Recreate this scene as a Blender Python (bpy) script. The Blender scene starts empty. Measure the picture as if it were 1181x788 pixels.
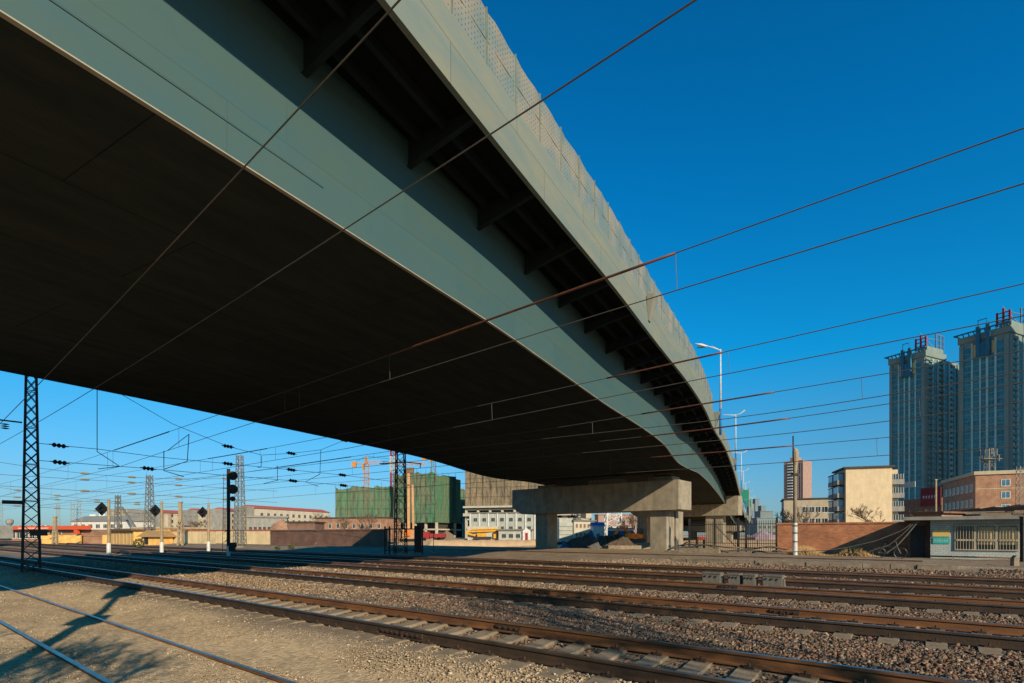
import bpy, math, random
import numpy as np
from mathutils import Vector, Matrix
random.seed(7); rng = np.random.default_rng(7)
S = bpy.context.scene; COL = S.collection
CAMZ = 1.9; F = 620.0; CX = 590.5; HY = 616.0
R = math.radians
# track frame: e = along tracks to the right and nearer, n = across the tracks, away
E = (.785, -.6195); N = (.6195, .785); TROT = math.atan2(E[1], E[0])
def tw(a, q, z=0.0): return (a*E[0]+q*N[0], a*E[1]+q*N[1], z)
def at(x, Z, z=0.0): return ((x-CX)/F*Z, Z, z)              # photo column at a distance
def zof(y, Z): return CAMZ + (HY-y)*Z/F                      # height of a photo row at a distance
def colq(x, q):                                              # photo column on a line parallel to the tracks
    t = (x-CX)/F; Z = q/(N[1]+N[0]*t); return t*Z, Z
def aq(x, q):
    X, Z = colq(x, q); return X*E[0]+Z*E[1]

# ---------------------------------------------------------------- helpers
class MB:
    def __init__(s): s.v=[]; s.f=[]; s.m=[]
    def add(s, vs, fs, mi=0):
        o=len(s.v); s.v += [tuple(v) for v in vs]; s.f += [tuple(i+o for i in f) for f in fs]; s.m += [mi]*len(fs); return s
    def box(s, x0,x1,y0,y1,z0,z1, mi=0):
        return s.add([(x0,y0,z0),(x1,y0,z0),(x1,y1,z0),(x0,y1,z0),(x0,y0,z1),(x1,y0,z1),(x1,y1,z1),(x0,y1,z1)],
              [(0,3,2,1),(4,5,6,7),(0,1,5,4),(1,2,6,5),(2,3,7,6),(3,0,4,7)], mi)
    def beam(s, p, q, w, h=None, mi=0, up=(0,0,1)):
        h = h or w; p=Vector(p); q=Vector(q); d=(q-p)
        if d.length<1e-6: return s
        d.normalize(); u=Vector(up)
        if abs(d.dot(u))>.98: u=Vector((0,1,0))
        a=d.cross(u).normalized()*(w/2); b=a.cross(d).normalized()*(h/2)
        vs=[p-a-b,p+a-b,p+a+b,p-a+b,q-a-b,q+a-b,q+a+b,q-a+b]
        return s.add(vs,[(0,3,2,1),(4,5,6,7),(0,1,5,4),(1,2,6,5),(2,3,7,6),(3,0,4,7)],mi)
    def tube(s, pts, r, n=6, mi=0, cap=True):
        P=[Vector(p) for p in pts]; rs = r if isinstance(r,(list,tuple)) else [r]*len(P)
        o=len(s.v); d0=(P[1]-P[0]).normalized(); u=Vector((0,0,1)) if abs(d0.z)<.9 else Vector((1,0,0))
        for i,p in enumerate(P):
            d=((P[min(i+1,len(P)-1)]-P[max(i-1,0)])).normalized()
            a=d.cross(u); a = a.normalized() if a.length>1e-5 else Vector((1,0,0)); b=a.cross(d).normalized()
            for k in range(n):
                t=2*math.pi*k/n; s.v.append(tuple(p+(a*math.cos(t)+b*math.sin(t))*rs[i]))
        for i in range(len(P)-1):
            for k in range(n):
                s.f.append((o+i*n+k,o+i*n+(k+1)%n,o+(i+1)*n+(k+1)%n,o+(i+1)*n+k)); s.m.append(mi)
        if cap:
            s.f.append(tuple(o+k for k in range(n))[::-1]); s.m.append(mi)
            e=o+(len(P)-1)*n; s.f.append(tuple(e+k for k in range(n))); s.m.append(mi)
        return s
    def prism(s, poly, axis, a0, a1, mi=0):     # poly in the two other axes, extruded along axis
        def mk(p,a):
            return (a,p[0],p[1]) if axis=='x' else ((p[0],a,p[1]) if axis=='y' else (p[0],p[1],a))
        n=len(poly); vs=[mk(p,a0) for p in poly]+[mk(p,a1) for p in poly]
        fs=[tuple(range(n))[::-1],tuple(range(n,2*n))]+[(i,(i+1)%n,n+(i+1)%n,n+i) for i in range(n)]
        return s.add(vs,fs,mi)
    def lathe(s, c, prof, n=12, mi=0, axis='z'):
        o=len(s.v)
        for (r,z) in prof:
            for k in range(n):
                t=2*math.pi*k/n; a,b=r*math.cos(t),r*math.sin(t)
                s.v.append((c[0]+a,c[1]+b,c[2]+z) if axis=='z' else ((c[0]+a,c[1]+z,c[2]+b) if axis=='y' else (c[0]+z,c[1]+a,c[2]+b)))
        for i in range(len(prof)-1):
            for k in range(n):
                s.f.append((o+i*n+k,o+i*n+(k+1)%n,o+(i+1)*n+(k+1)%n,o+(i+1)*n+k)); s.m.append(mi)
        s.f.append(tuple(o+k for k in range(n))[::-1]); s.m.append(mi)
        e=o+(len(prof)-1)*n; s.f.append(tuple(e+k for k in range(n))); s.m.append(mi)
        return s
    def lattice(s, base, h, w0, w1, n, leg=.09, br=.04, mi=0, wx=None):
        x,y,z=base
        def c(i,t):
            w=(w0+(w1-w0)*t)/2; sx,sy=[(-1,-1),(1,-1),(1,1),(-1,1)][i%4]; return (x+sx*w,y+sy*w*(wx or 1),z+h*t)
        for i in range(4): s.beam(c(i,0),c(i,1),leg,mi=mi)
        for k in range(n):
            t0,t1=k/n,(k+1)/n
            for i in range(4):
                s.beam(c(i,t0),c(i+1,t1),br,mi=mi); s.beam(c(i+1,t0),c(i,t1),br,mi=mi)
                if k%3==0: s.beam(c(i,t0),c(i+1,t0),br,mi=mi)
        return s

BASE={}
def tag(o,label=None,cat=None,group=None,kind=None):
    if label: o['label']=label
    if cat: o['category']=cat
    if group: o['group']=group
    if kind: o['kind']=kind
    return o
def mesh_of(name, mb, mats, off=(0,0,0), smooth=False):
    me=bpy.data.meshes.new(name)
    vs=mb.v if off==(0,0,0) else [(v[0]-off[0],v[1]-off[1],v[2]-off[2]) for v in mb.v]
    me.from_pydata(vs,[],mb.f)
    for m in (mats if isinstance(mats,(list,tuple)) else [mats]): me.materials.append(m)
    me.polygons.foreach_set('material_index', mb.m)
    if smooth: me.polygons.foreach_set('use_smooth',[True]*len(mb.f))
    me.update(); return me
def obj(name, mb, mats, parent=None, local=False, smooth=False, fix=False):
    off=(0,0,0)
    if parent is not None and not local: off=BASE.get(parent.name,(0,0,0))
    me=mesh_of(name,mb,mats,off,smooth)
    if fix:
        import bmesh
        bm=bmesh.new(); bm.from_mesh(me); bmesh.ops.recalc_face_normals(bm,faces=bm.faces); bm.to_mesh(me); bm.free()
    o=bpy.data.objects.new(name,me); COL.objects.link(o)
    if parent is not None: o.parent=parent; BASE[o.name]=off
    return o
def thing(name,label,cat,loc=(0,0,0),rz=0,group=None):
    o=bpy.data.objects.new(name,None); COL.objects.link(o); o.empty_display_size=.3
    o.location=loc; o.rotation_euler=(0,0,rz); tag(o,label,cat,group); BASE[o.name]=tuple(loc) if rz==0 else (0,0,0)
    return o
def inst(name, me, parent, loc, rz=0, scale=None):
    o=bpy.data.objects.new(name,me); COL.objects.link(o); o.parent=parent; o.location=loc; o.rotation_euler=(0,0,rz)
    if scale: o.scale=scale
    return o
KIDS={}
def dup(root, loc, rz=None, label=None, group=None):
    r=root.copy(); COL.objects.link(r); r.location=loc
    if rz is not None: r.rotation_euler=(0,0,rz)
    if label: r['label']=label
    if group: r['group']=group
    for ch in ch_of(root):
        c=ch.copy(); COL.objects.link(c); c.parent=r
        for g in ch_of(ch):
            d=g.copy(); COL.objects.link(d); d.parent=c
    return r
def ch_of(o): return [c for c in bpy.data.objects if c.parent==o]

# ---------------------------------------------------------------- materials
def newmat(name):
    m=bpy.data.materials.new(name); m.use_nodes=True; nt=m.node_tree; b=nt.nodes['Principled BSDF']; return m,nt,b
def mat(name, col, col2=None, rough=.85, scale=3.0, bump=.15, bscale=None, metal=0.0, stretch=None, streak=0.0, detail=6, dist=.02, spec=.3):
    """noise-mottled paint/concrete/steel: two colours of the surface itself, fine bump, optional vertical rain streaks"""
    m,nt,b=newmat(name); L=nt.links; n=nt.nodes
    col2 = col2 or tuple(c*.72 for c in col)
    tc=n.new('ShaderNodeTexCoord'); mp=n.new('ShaderNodeMapping'); L.new(tc.outputs['Object'],mp.inputs[0])
    if stretch: mp.inputs['Scale'].default_value=stretch
    nz=n.new('ShaderNodeTexNoise'); nz.inputs['Scale'].default_value=scale; nz.inputs['Detail'].default_value=detail; nz.inputs['Roughness'].default_value=.65
    L.new(mp.outputs[0],nz.inputs['Vector'])
    rp=n.new('ShaderNodeValToRGB'); rp.color_ramp.elements[0].position=.35; rp.color_ramp.elements[1].position=.66
    rp.color_ramp.elements[0].color=(*col2,1); rp.color_ramp.elements[1].color=(*col,1)
    L.new(nz.outputs[0],rp.inputs[0]); out=rp.outputs[0]
    if streak:
        mp2=n.new('ShaderNodeMapping'); mp2.inputs['Scale'].default_value=(1.3,1.3,.18); L.new(tc.outputs['Object'],mp2.inputs[0])
        n2=n.new('ShaderNodeTexNoise'); n2.inputs['Scale'].default_value=1.6; n2.inputs['Detail'].default_value=5; L.new(mp2.outputs[0],n2.inputs['Vector'])
        r2=n.new('ShaderNodeValToRGB'); r2.color_ramp.elements[0].position=.4; r2.color_ramp.elements[1].position=.62
        streak*=.55; r2.color_ramp.elements[0].color=(1-streak,1-streak,1-streak,1); r2.color_ramp.elements[1].color=(1,1,1,1); L.new(n2.outputs[0],r2.inputs[0])
        mx=n.new('ShaderNodeMix'); mx.data_type='RGBA'; mx.blend_type='MULTIPLY'; mx.inputs[0].default_value=1
        L.new(out,mx.inputs[6]); L.new(r2.outputs[0],mx.inputs[7]); out=mx.outputs[2]
    L.new(out,b.inputs['Base Color']); b.inputs['Roughness'].default_value=rough; b.inputs['Metallic'].default_value=metal
    b.inputs['Specular IOR Level'].default_value=spec
    if bump:
        nb=n.new('ShaderNodeTexNoise'); nb.inputs['Scale'].default_value=bscale or scale*7; nb.inputs['Detail'].default_value=4; L.new(mp.outputs[0],nb.inputs['Vector'])
        bp=n.new('ShaderNodeBump'); bp.inputs['Strength'].default_value=bump; bp.inputs['Distance'].default_value=dist
        L.new(nb.outputs[0],bp.inputs['Height']); L.new(bp.outputs[0],b.inputs['Normal'])
    return m
def brickmat(name, c1, c2, mortar, sc=1.0, bw=.24, bh=.07, ms=.012, rough=.9, vary=.35):
    m,nt,b=newmat(name); L=nt.links; n=nt.nodes
    tc=n.new('ShaderNodeTexCoord'); sx=n.new('ShaderNodeSeparateXYZ'); L.new(tc.outputs['Object'],sx.inputs[0])
    ad=n.new('ShaderNodeMath'); ad.operation='ADD'; L.new(sx.outputs[0],ad.inputs[0]); L.new(sx.outputs[1],ad.inputs[1])
    cb=n.new('ShaderNodeCombineXYZ'); L.new(ad.outputs[0],cb.inputs[0]); L.new(sx.outputs[2],cb.inputs[1])
    br=n.new('ShaderNodeTexBrick'); L.new(cb.outputs[0],br.inputs[0])
    br.inputs['Color1'].default_value=(*c1,1); br.inputs['Color2'].default_value=(*c2,1); br.inputs['Mortar'].default_value=(*mortar,1)
    br.inputs['Scale'].default_value=sc; br.inputs['Brick Width'].default_value=bw; br.inputs['Row Height'].default_value=bh; br.inputs['Mortar Size'].default_value=ms
    nz=n.new('ShaderNodeTexNoise'); nz.inputs['Scale'].default_value=.8; nz.inputs['Detail'].default_value=8; L.new(tc.outputs['Object'],nz.inputs['Vector'])
    r2=n.new('ShaderNodeValToRGB'); r2.color_ramp.elements[0].position=.35; r2.color_ramp.elements[1].position=.65
    r2.color_ramp.elements[0].color=(1-vary,)*3+(1,); r2.color_ramp.elements[1].color=(1,1,1,1); L.new(nz.outputs[0],r2.inputs[0])
    mx=n.new('ShaderNodeMix'); mx.data_type='RGBA'; mx.blend_type='MULTIPLY'; mx.inputs[0].default_value=1
    L.new(br.outputs[0],mx.inputs[6]); L.new(r2.outputs[0],mx.inputs[7]); L.new(mx.outputs[2],b.inputs['Base Color'])
    b.inputs['Roughness'].default_value=rough
    bp=n.new('ShaderNodeBump'); bp.inputs['Strength'].default_value=.4; bp.inputs['Distance'].default_value=.02; bp.invert=True
    L.new(br.outputs['Fac'],bp.inputs['Height']); L.new(bp.outputs[0],b.inputs['Normal'])
    return m
def glassmat(name, col, rough=.08):
    m,nt,b=newmat(name); L=nt.links; n=nt.nodes
    tc=n.new('ShaderNodeTexCoord'); v=n.new('ShaderNodeTexVoronoi'); v.inputs['Scale'].default_value=.45; L.new(tc.outputs['Object'],v.inputs['Vector'])
    h=n.new('ShaderNodeMix'); h.data_type='RGBA'; h.inputs[6].default_value=(*[c*.6 for c in col],1); h.inputs[7].default_value=(*[min(1,c*1.5) for c in col],1)
    L.new(v.outputs['Color'],h.inputs[0]); L.new(h.outputs[2],b.inputs['Base Color'])
    b.inputs['Roughness'].default_value=rough; b.inputs['Specular IOR Level'].default_value=.6
    return m
def netmat(name, col, col2, line, fl=3.0):
    """scaffold net: floor lines, vertical joins and sun-bleached patches"""
    m,nt,b=newmat(name); L=nt.links; n=nt.nodes
    tc=n.new('ShaderNodeTexCoord')
    mp=n.new('ShaderNodeMapping'); mp.inputs['Scale'].default_value=(1,1,.35); L.new(tc.outputs['Object'],mp.inputs[0])
    nz=n.new('ShaderNodeTexNoise'); nz.inputs['Scale'].default_value=.22; nz.inputs['Detail'].default_value=10; nz.inputs['Roughness'].default_value=.7; L.new(mp.outputs[0],nz.inputs['Vector'])
    rp=n.new('ShaderNodeValToRGB'); rp.color_ramp.elements[0].position=.38; rp.color_ramp.elements[1].position=.62
    rp.color_ramp.elements[0].color=(*col2,1); rp.color_ramp.elements[1].color=(*col,1); L.new(nz.outputs[0],rp.inputs[0])
    sx=n.new('ShaderNodeSeparateXYZ'); L.new(tc.outputs['Object'],sx.inputs[0])
    ad=n.new('ShaderNodeMath'); ad.operation='ADD'; L.new(sx.outputs[0],ad.inputs[0]); L.new(sx.outputs[1],ad.inputs[1])
    cb=n.new('ShaderNodeCombineXYZ'); L.new(ad.outputs[0],cb.inputs[0]); L.new(sx.outputs[2],cb.inputs[1])
    br=n.new('ShaderNodeTexBrick'); br.offset=0; L.new(cb.outputs[0],br.inputs[0])
    br.inputs['Brick Width'].default_value=fl*.6; br.inputs['Row Height'].default_value=fl/2; br.inputs['Mortar Size'].default_value=.07; br.inputs['Mortar Smooth'].default_value=1; br.inputs['Scale'].default_value=1
    mx=n.new('ShaderNodeMix'); mx.data_type='RGBA'; L.new(br.outputs['Fac'],mx.inputs[0]); L.new(rp.outputs[0],mx.inputs[6]); mx.inputs[7].default_value=(*line,1)
    L.new(mx.outputs[2],b.inputs['Base Color']); b.inputs['Roughness'].default_value=.95
    n3=n.new('ShaderNodeTexNoise'); n3.inputs['Scale'].default_value=.9; n3.inputs['Detail'].default_value=6; L.new(mp.outputs[0],n3.inputs['Vector'])
    bp=n.new('ShaderNodeBump'); bp.inputs['Strength'].default_value=1; bp.inputs['Distance'].default_value=.6; L.new(n3.outputs[0],bp.inputs['Height']); L.new(bp.outputs[0],b.inputs['Normal'])
    return m

M={}
M['concrete']=mat('concrete',(.34,.285,.205),(.22,.185,.135),scale=1.2,streak=.3,bump=.1)
M['concrete_dark']=mat('soffit_concrete',(.040,.038,.034),(.022,.022,.021),scale=.5,bump=.3,bscale=2.2,detail=10)
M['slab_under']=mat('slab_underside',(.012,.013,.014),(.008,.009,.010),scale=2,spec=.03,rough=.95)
M['parapet']=mat('parapet_concrete',(.25,.235,.18),(.18,.19,.165),scale=.6,streak=.3,bump=.08)
M['soffit_edge']=mat('pale_edge',(.36,.33,.26),scale=2)
M['steel_black']=mat('old_dark_steel',(.03,.03,.03),(.018,.016,.015),rough=.6,scale=6,bump=.1)
M['galv']=mat('galvanised_steel',(.22,.21,.18),(.14,.13,.11),rough=.6,metal=.3,scale=5)
M['galv_pale']=mat('pale_painted_steel',(.6,.6,.56),(.42,.42,.4),rough=.5,scale=5)
M['tan_mast']=mat('weathered_concrete_post',(.36,.27,.16),(.24,.18,.11),scale=4)
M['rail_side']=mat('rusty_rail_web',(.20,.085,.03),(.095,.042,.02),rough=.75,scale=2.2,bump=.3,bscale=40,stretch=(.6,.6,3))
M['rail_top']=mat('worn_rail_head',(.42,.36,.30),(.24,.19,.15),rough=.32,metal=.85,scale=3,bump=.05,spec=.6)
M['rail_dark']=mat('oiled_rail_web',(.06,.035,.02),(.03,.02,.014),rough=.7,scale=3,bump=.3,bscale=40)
M['sleeper']=mat('sleeper_concrete',(.25,.195,.13),(.15,.115,.075),scale=4,bump=.3,bscale=50)
M['clip']=mat('rail_clip_steel',(.05,.03,.02),rough=.8,scale=9)
M['wire']=mat('dull_wire',(.08,.07,.058),rough=.6,scale=5,bump=0)
M['sleeve']=mat('copper_sleeve',(.16,.06,.035),(.08,.035,.025),rough=.5,scale=6,bump=.1,metal=.3)
M['insul']=mat('brown_porcelain',(.012,.014,.014),rough=.3,scale=4,bump=0)
M['insul_pale']=mat('buff_porcelain',(.22,.19,.11),rough=.4,scale=4,bump=0)
M['white']=mat('white_paint',(.72,.70,.64),(.5,.48,.42),scale=3,streak=.25)
M['brick']=brickmat('red_brick',(.66,.22,.085),(.42,.13,.05),(.40,.25,.15),bw=.28,bh=.10,ms=.016)
M['brick_dark']=brickmat('brown_brick',(.20,.085,.05),(.13,.06,.04),(.2,.15,.11),bw=.26,bh=.085)
M['brick_far']=brickmat('orange_brick',(.36,.155,.08),(.29,.125,.065),(.36,.26,.17),bw=.6,bh=.2,ms=.03)
M['tilewall']=brickmat('pale_blue_tile',(.44,.48,.44),(.38,.43,.40),(.28,.31,.29),bw=.24,bh=.12,ms=.012,vary=.25)
M['beige']=mat('cream_render',(.62,.48,.29),(.52,.41,.26),scale=.8,streak=.16,bump=.05)
M['beige2']=mat('buff_render',(.45,.38,.26),(.36,.30,.21),scale=.8,streak=.2,bump=.05)
M['ochre']=mat('yellow_ochre_render',(.85,.48,.13),(.65,.36,.11),scale=1.2,streak=.25)
M['ochre_wall']=mat('faded_yellow_wall',(.74,.57,.31),(.58,.44,.25),scale=.7,streak=.3)
M['grey_wall']=mat('grey_render',(.28,.27,.24),(.20,.19,.17),scale=.8,streak=.25)
M['cream_far']=mat('cream_facade',(.50,.45,.35),(.4,.36,.28),scale=.5,streak=.1,bump=0)
M['pink_far']=mat('pinkish_facade',(.33,.22,.18),(.27,.18,.15),scale=.3,bump=0)
M['dark_roof']=mat('dark_roof_felt',(.07,.06,.05),(.04,.035,.03),scale=3)
M['red_roof']=mat('red_tile_roof',(.45,.10,.07),(.35,.08,.05),scale=3)
M['red_band']=mat('red_fascia',(.62,.09,.03),(.5,.08,.03),scale=2)
M['rust_roof']=mat('rusty_sheet',(.22,.13,.08),(.12,.07,.05),scale=3,bump=.3)
M['tower']=mat('tower_cladding',(.19,.25,.225),(.155,.205,.185),scale=.15,bump=0)
M['tower_lite']=mat('tower_pilaster',(.36,.50,.46),(.30,.42,.38),scale=.15,bump=0)
M['tower_glass']=glassmat('tower_glass',(.018,.15,.18),.2)
M['tower_teal']=mat('teal_spandrel',(.16,.27,.26),(.13,.22,.21),scale=.3,bump=0)
M['tower_blue']=mat('blue_crown_steel',(.03,.16,.24),(.02,.11,.17),scale=.5,bump=0)
M['glass']=glassmat('window_glass',(.03,.04,.045))
M['glass_blue']=glassmat('blue_window_glass',(.06,.14,.2))
M['black']=mat('black_enamel',(.012,.012,.012),rough=.4,scale=4,bump=0)
M['blue']=mat('blue_paint',(.02,.16,.42),(.015,.11,.3),scale=3,bump=.05)
M['teal']=mat('teal_board',(.05,.42,.38),(.04,.33,.3),scale=3,bump=0)
M['signyellow']=mat('yellow_board',(.62,.42,.14),(.5,.34,.12),scale=3,bump=0)
M['maroon']=mat('faded_maroon',(.16,.02,.025),(.10,.015,.02),scale=.6)
M['green']=mat('green_sign_paint',(.01,.17,.11),scale=3,bump=0)
M['orange']=mat('orange_machine_paint',(.75,.22,.03),(.5,.15,.03),scale=2)
M['yellow']=mat('yellow_machine_paint',(.65,.33,.03),(.45,.22,.02),scale=2)
M['tan_rig']=mat('dusty_rig_paint',(.55,.30,.14),(.38,.2,.1),scale=2)
M['redpaint']=mat('red_paint',(.30,.03,.03),(.2,.02,.02),scale=3)
M['net_green']=netmat('green_scaffold_net',(.055,.16,.085),(.14,.145,.085),(.045,.11,.055))
M['net_shade']=netmat('shade_toned_green_net',(.02,.12,.075),(.015,.08,.05),(.01,.05,.035))  # darker copy of the green net: shade of the side face put into the colour
M['net_brown']=netmat('brown_scaffold_net',(.26,.19,.11),(.15,.12,.075),(.13,.10,.065))
M['prefab']=mat('prefab_panel',(.42,.42,.36),(.30,.31,.27),scale=.8,streak=.15)
M['scaff']=mat('scaffold_pole',(.10,.08,.06),scale=3,bump=0)
M['bark']=mat('bare_branch',(.16,.105,.07),(.10,.07,.05),scale=6)
M['drygrass']=mat('dry_grass',(.42,.26,.11),(.26,.16,.07),scale=5)
M['leaf']=mat('dusty_leaf',(.10,.11,.045),(.06,.07,.03),scale=3)
M['tarp']=mat('blue_tarp',(.02,.13,.40),(.015,.09,.3),scale=3,rough=.5,bump=.4,bscale=5)
M['gravel_pile']=mat('crushed_stone',(.16,.15,.14),(.07,.066,.062),scale=4,bump=1,bscale=9,dist=.2)
M['soil_pile']=mat('dark_soil',(.12,.085,.055),(.07,.05,.035),scale=2,bump=1,bscale=7,dist=.2)
M['hazy']=mat('haze_tinted_render',(.16,.20,.21),(.13,.17,.18),scale=.1,bump=0)  # blue-grey of distant haze painted into the far walls, no air volume
M['poleconc']=mat('dusty_pole_concrete',(.24,.19,.135),(.17,.135,.10),scale=4)
M['timber']=mat('old_timber',(.22,.16,.10),(.12,.085,.055),scale=4,stretch=(1,1,8))
M['box_grey']=mat('dusty_grey_casting',(.16,.145,.12),(.10,.09,.075),scale=8)
M['loess']=mat('yellow_loess',(.52,.35,.19),(.42,.28,.15),scale=.7,bump=.5,bscale=4)
M['kerb']=mat('kerb_stone',(.30,.235,.16),(.17,.13,.09),scale=3,bump=.4,bscale=20)
M['pipe']=mat('grey_hose',(.13,.12,.105),(.075,.07,.06),scale=5)
M['chrome']=mat('dull_bike_steel',(.14,.13,.12),rough=.5,metal=.3,scale=6,bump=0)
M['pinkcloth']=mat('pink_canvas',(.34,.25,.27),(.24,.17,.2),scale=2)

def webpaint(name='teal_bridge_paint',C1=(.050,.099,.101),C2=(.044,.090,.093),CM=(.039,.079,.082),bw=3.1,rh=.85,ms=.007,spec=.3,rough=.6,tint=((1.14,1.0,.88),(.92,1,1.03)),sc=1.1):
    m,nt,b=newmat(name); L=nt.links; n=nt.nodes
    tc=n.new('ShaderNodeTexCoord'); uv=n.new('ShaderNodeUVMap'); uv.uv_map='UVMap'
    br=n.new('ShaderNodeTexBrick'); br.offset=.35; L.new(uv.outputs[0],br.inputs[0])
    br.inputs['Scale'].default_value=1; br.inputs['Brick Width'].default_value=bw; br.inputs['Row Height'].default_value=rh
    br.inputs['Mortar Size'].default_value=ms; br.inputs['Bias'].default_value=0
    br.inputs['Color1'].default_value=(*C1,1); br.inputs['Color2'].default_value=(*C2,1); br.inputs['Mortar'].default_value=(*CM,1)
    mp=n.new('ShaderNodeMapping'); mp.inputs['Scale'].default_value=(.35,1.5,1); L.new(uv.outputs[0],mp.inputs[0])
    nz=n.new('ShaderNodeTexNoise'); nz.inputs['Scale'].default_value=1.1; nz.inputs['Detail'].default_value=9; nz.inputs['Roughness'].default_value=.7; L.new(mp.outputs[0],nz.inputs['Vector'])
    rp=n.new('ShaderNodeValToRGB'); rp.color_ramp.elements[0].position=.36; rp.color_ramp.elements[0].color=(*tint[0],1); rp.color_ramp.elements[1].position=.62; rp.color_ramp.elements[1].color=(*tint[1],1)
    L.new(nz.outputs[0],rp.inputs[0])
    mx=n.new('ShaderNodeMix'); mx.data_type='RGBA'; mx.blend_type='MULTIPLY'; mx.inputs[0].default_value=1
    L.new(br.outputs[0],mx.inputs[6]); L.new(rp.outputs[0],mx.inputs[7]); L.new(mx.outputs[2],b.inputs['Base Color'])
    b.inputs['Roughness'].default_value=rough; b.inputs['Specular IOR Level'].default_value=spec
    bp=n.new('ShaderNodeBump'); bp.inputs['Strength'].default_value=.35; bp.inputs['Distance'].default_value=.01; bp.invert=True
    L.new(br.outputs['Fac'],bp.inputs['Height']); L.new(bp.outputs[0],b.inputs['Normal'])
    return m
M['web']=webpaint()
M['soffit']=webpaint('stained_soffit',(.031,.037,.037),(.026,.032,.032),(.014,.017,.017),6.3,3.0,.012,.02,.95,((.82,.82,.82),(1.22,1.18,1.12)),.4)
M['fascia']=webpaint('grey_green_fascia',(.170,.192,.168),(.150,.176,.158),(.10,.115,.105),4.2,2.2,.012,.2,.8,((1.22,1.08,.90),(.86,.97,1.03)),.7)
M['postgrey']=mat('grey_green_post',(.13,.15,.125),(.09,.11,.095),scale=4)
M['bracket']=mat('dark_teal_bracket',(.020,.028,.030),(.015,.021,.023),scale=2,spec=.05)
def screenmat():
    """perforated sheet: rows of small round holes cut through the panel"""
    m,nt,b=newmat('perforated_screen'); L=nt.links; n=nt.nodes
    uv=n.new('ShaderNodeUVMap'); uv.uv_map='UVMap'
    mp=n.new('ShaderNodeMapping'); mp.inputs['Scale'].default_value=(8.3,8.3,8.3); L.new(uv.outputs[0],mp.inputs[0])
    v=n.new('ShaderNodeTexVoronoi'); v.inputs['Randomness'].default_value=0; v.inputs['Scale'].default_value=1; v.voronoi_dimensions='2D'; L.new(mp.outputs[0],v.inputs['Vector'])
    gt=n.new('ShaderNodeMath'); gt.operation='GREATER_THAN'; gt.inputs[1].default_value=.15; L.new(v.outputs['Distance'],gt.inputs[0])
    tc=n.new('ShaderNodeTexCoord'); nz=n.new('ShaderNodeTexNoise'); nz.inputs['Scale'].default_value=.9; nz.inputs['Detail'].default_value=6; L.new(tc.outputs['Object'],nz.inputs['Vector'])
    rp=n.new('ShaderNodeValToRGB'); rp.color_ramp.elements[0].position=.42; rp.color_ramp.elements[1].position=.6
    rp.color_ramp.elements[0].color=(.135,.18,.16,1); rp.color_ramp.elements[1].color=(.24,.215,.15,1); L.new(nz.outputs[0],rp.inputs[0])
    L.new(rp.outputs[0],b.inputs['Base Color']); b.inputs['Roughness'].default_value=.6
    L.new(gt.outputs[0],b.inputs['Alpha'])
    return m
M['screen']=screenmat()

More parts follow.
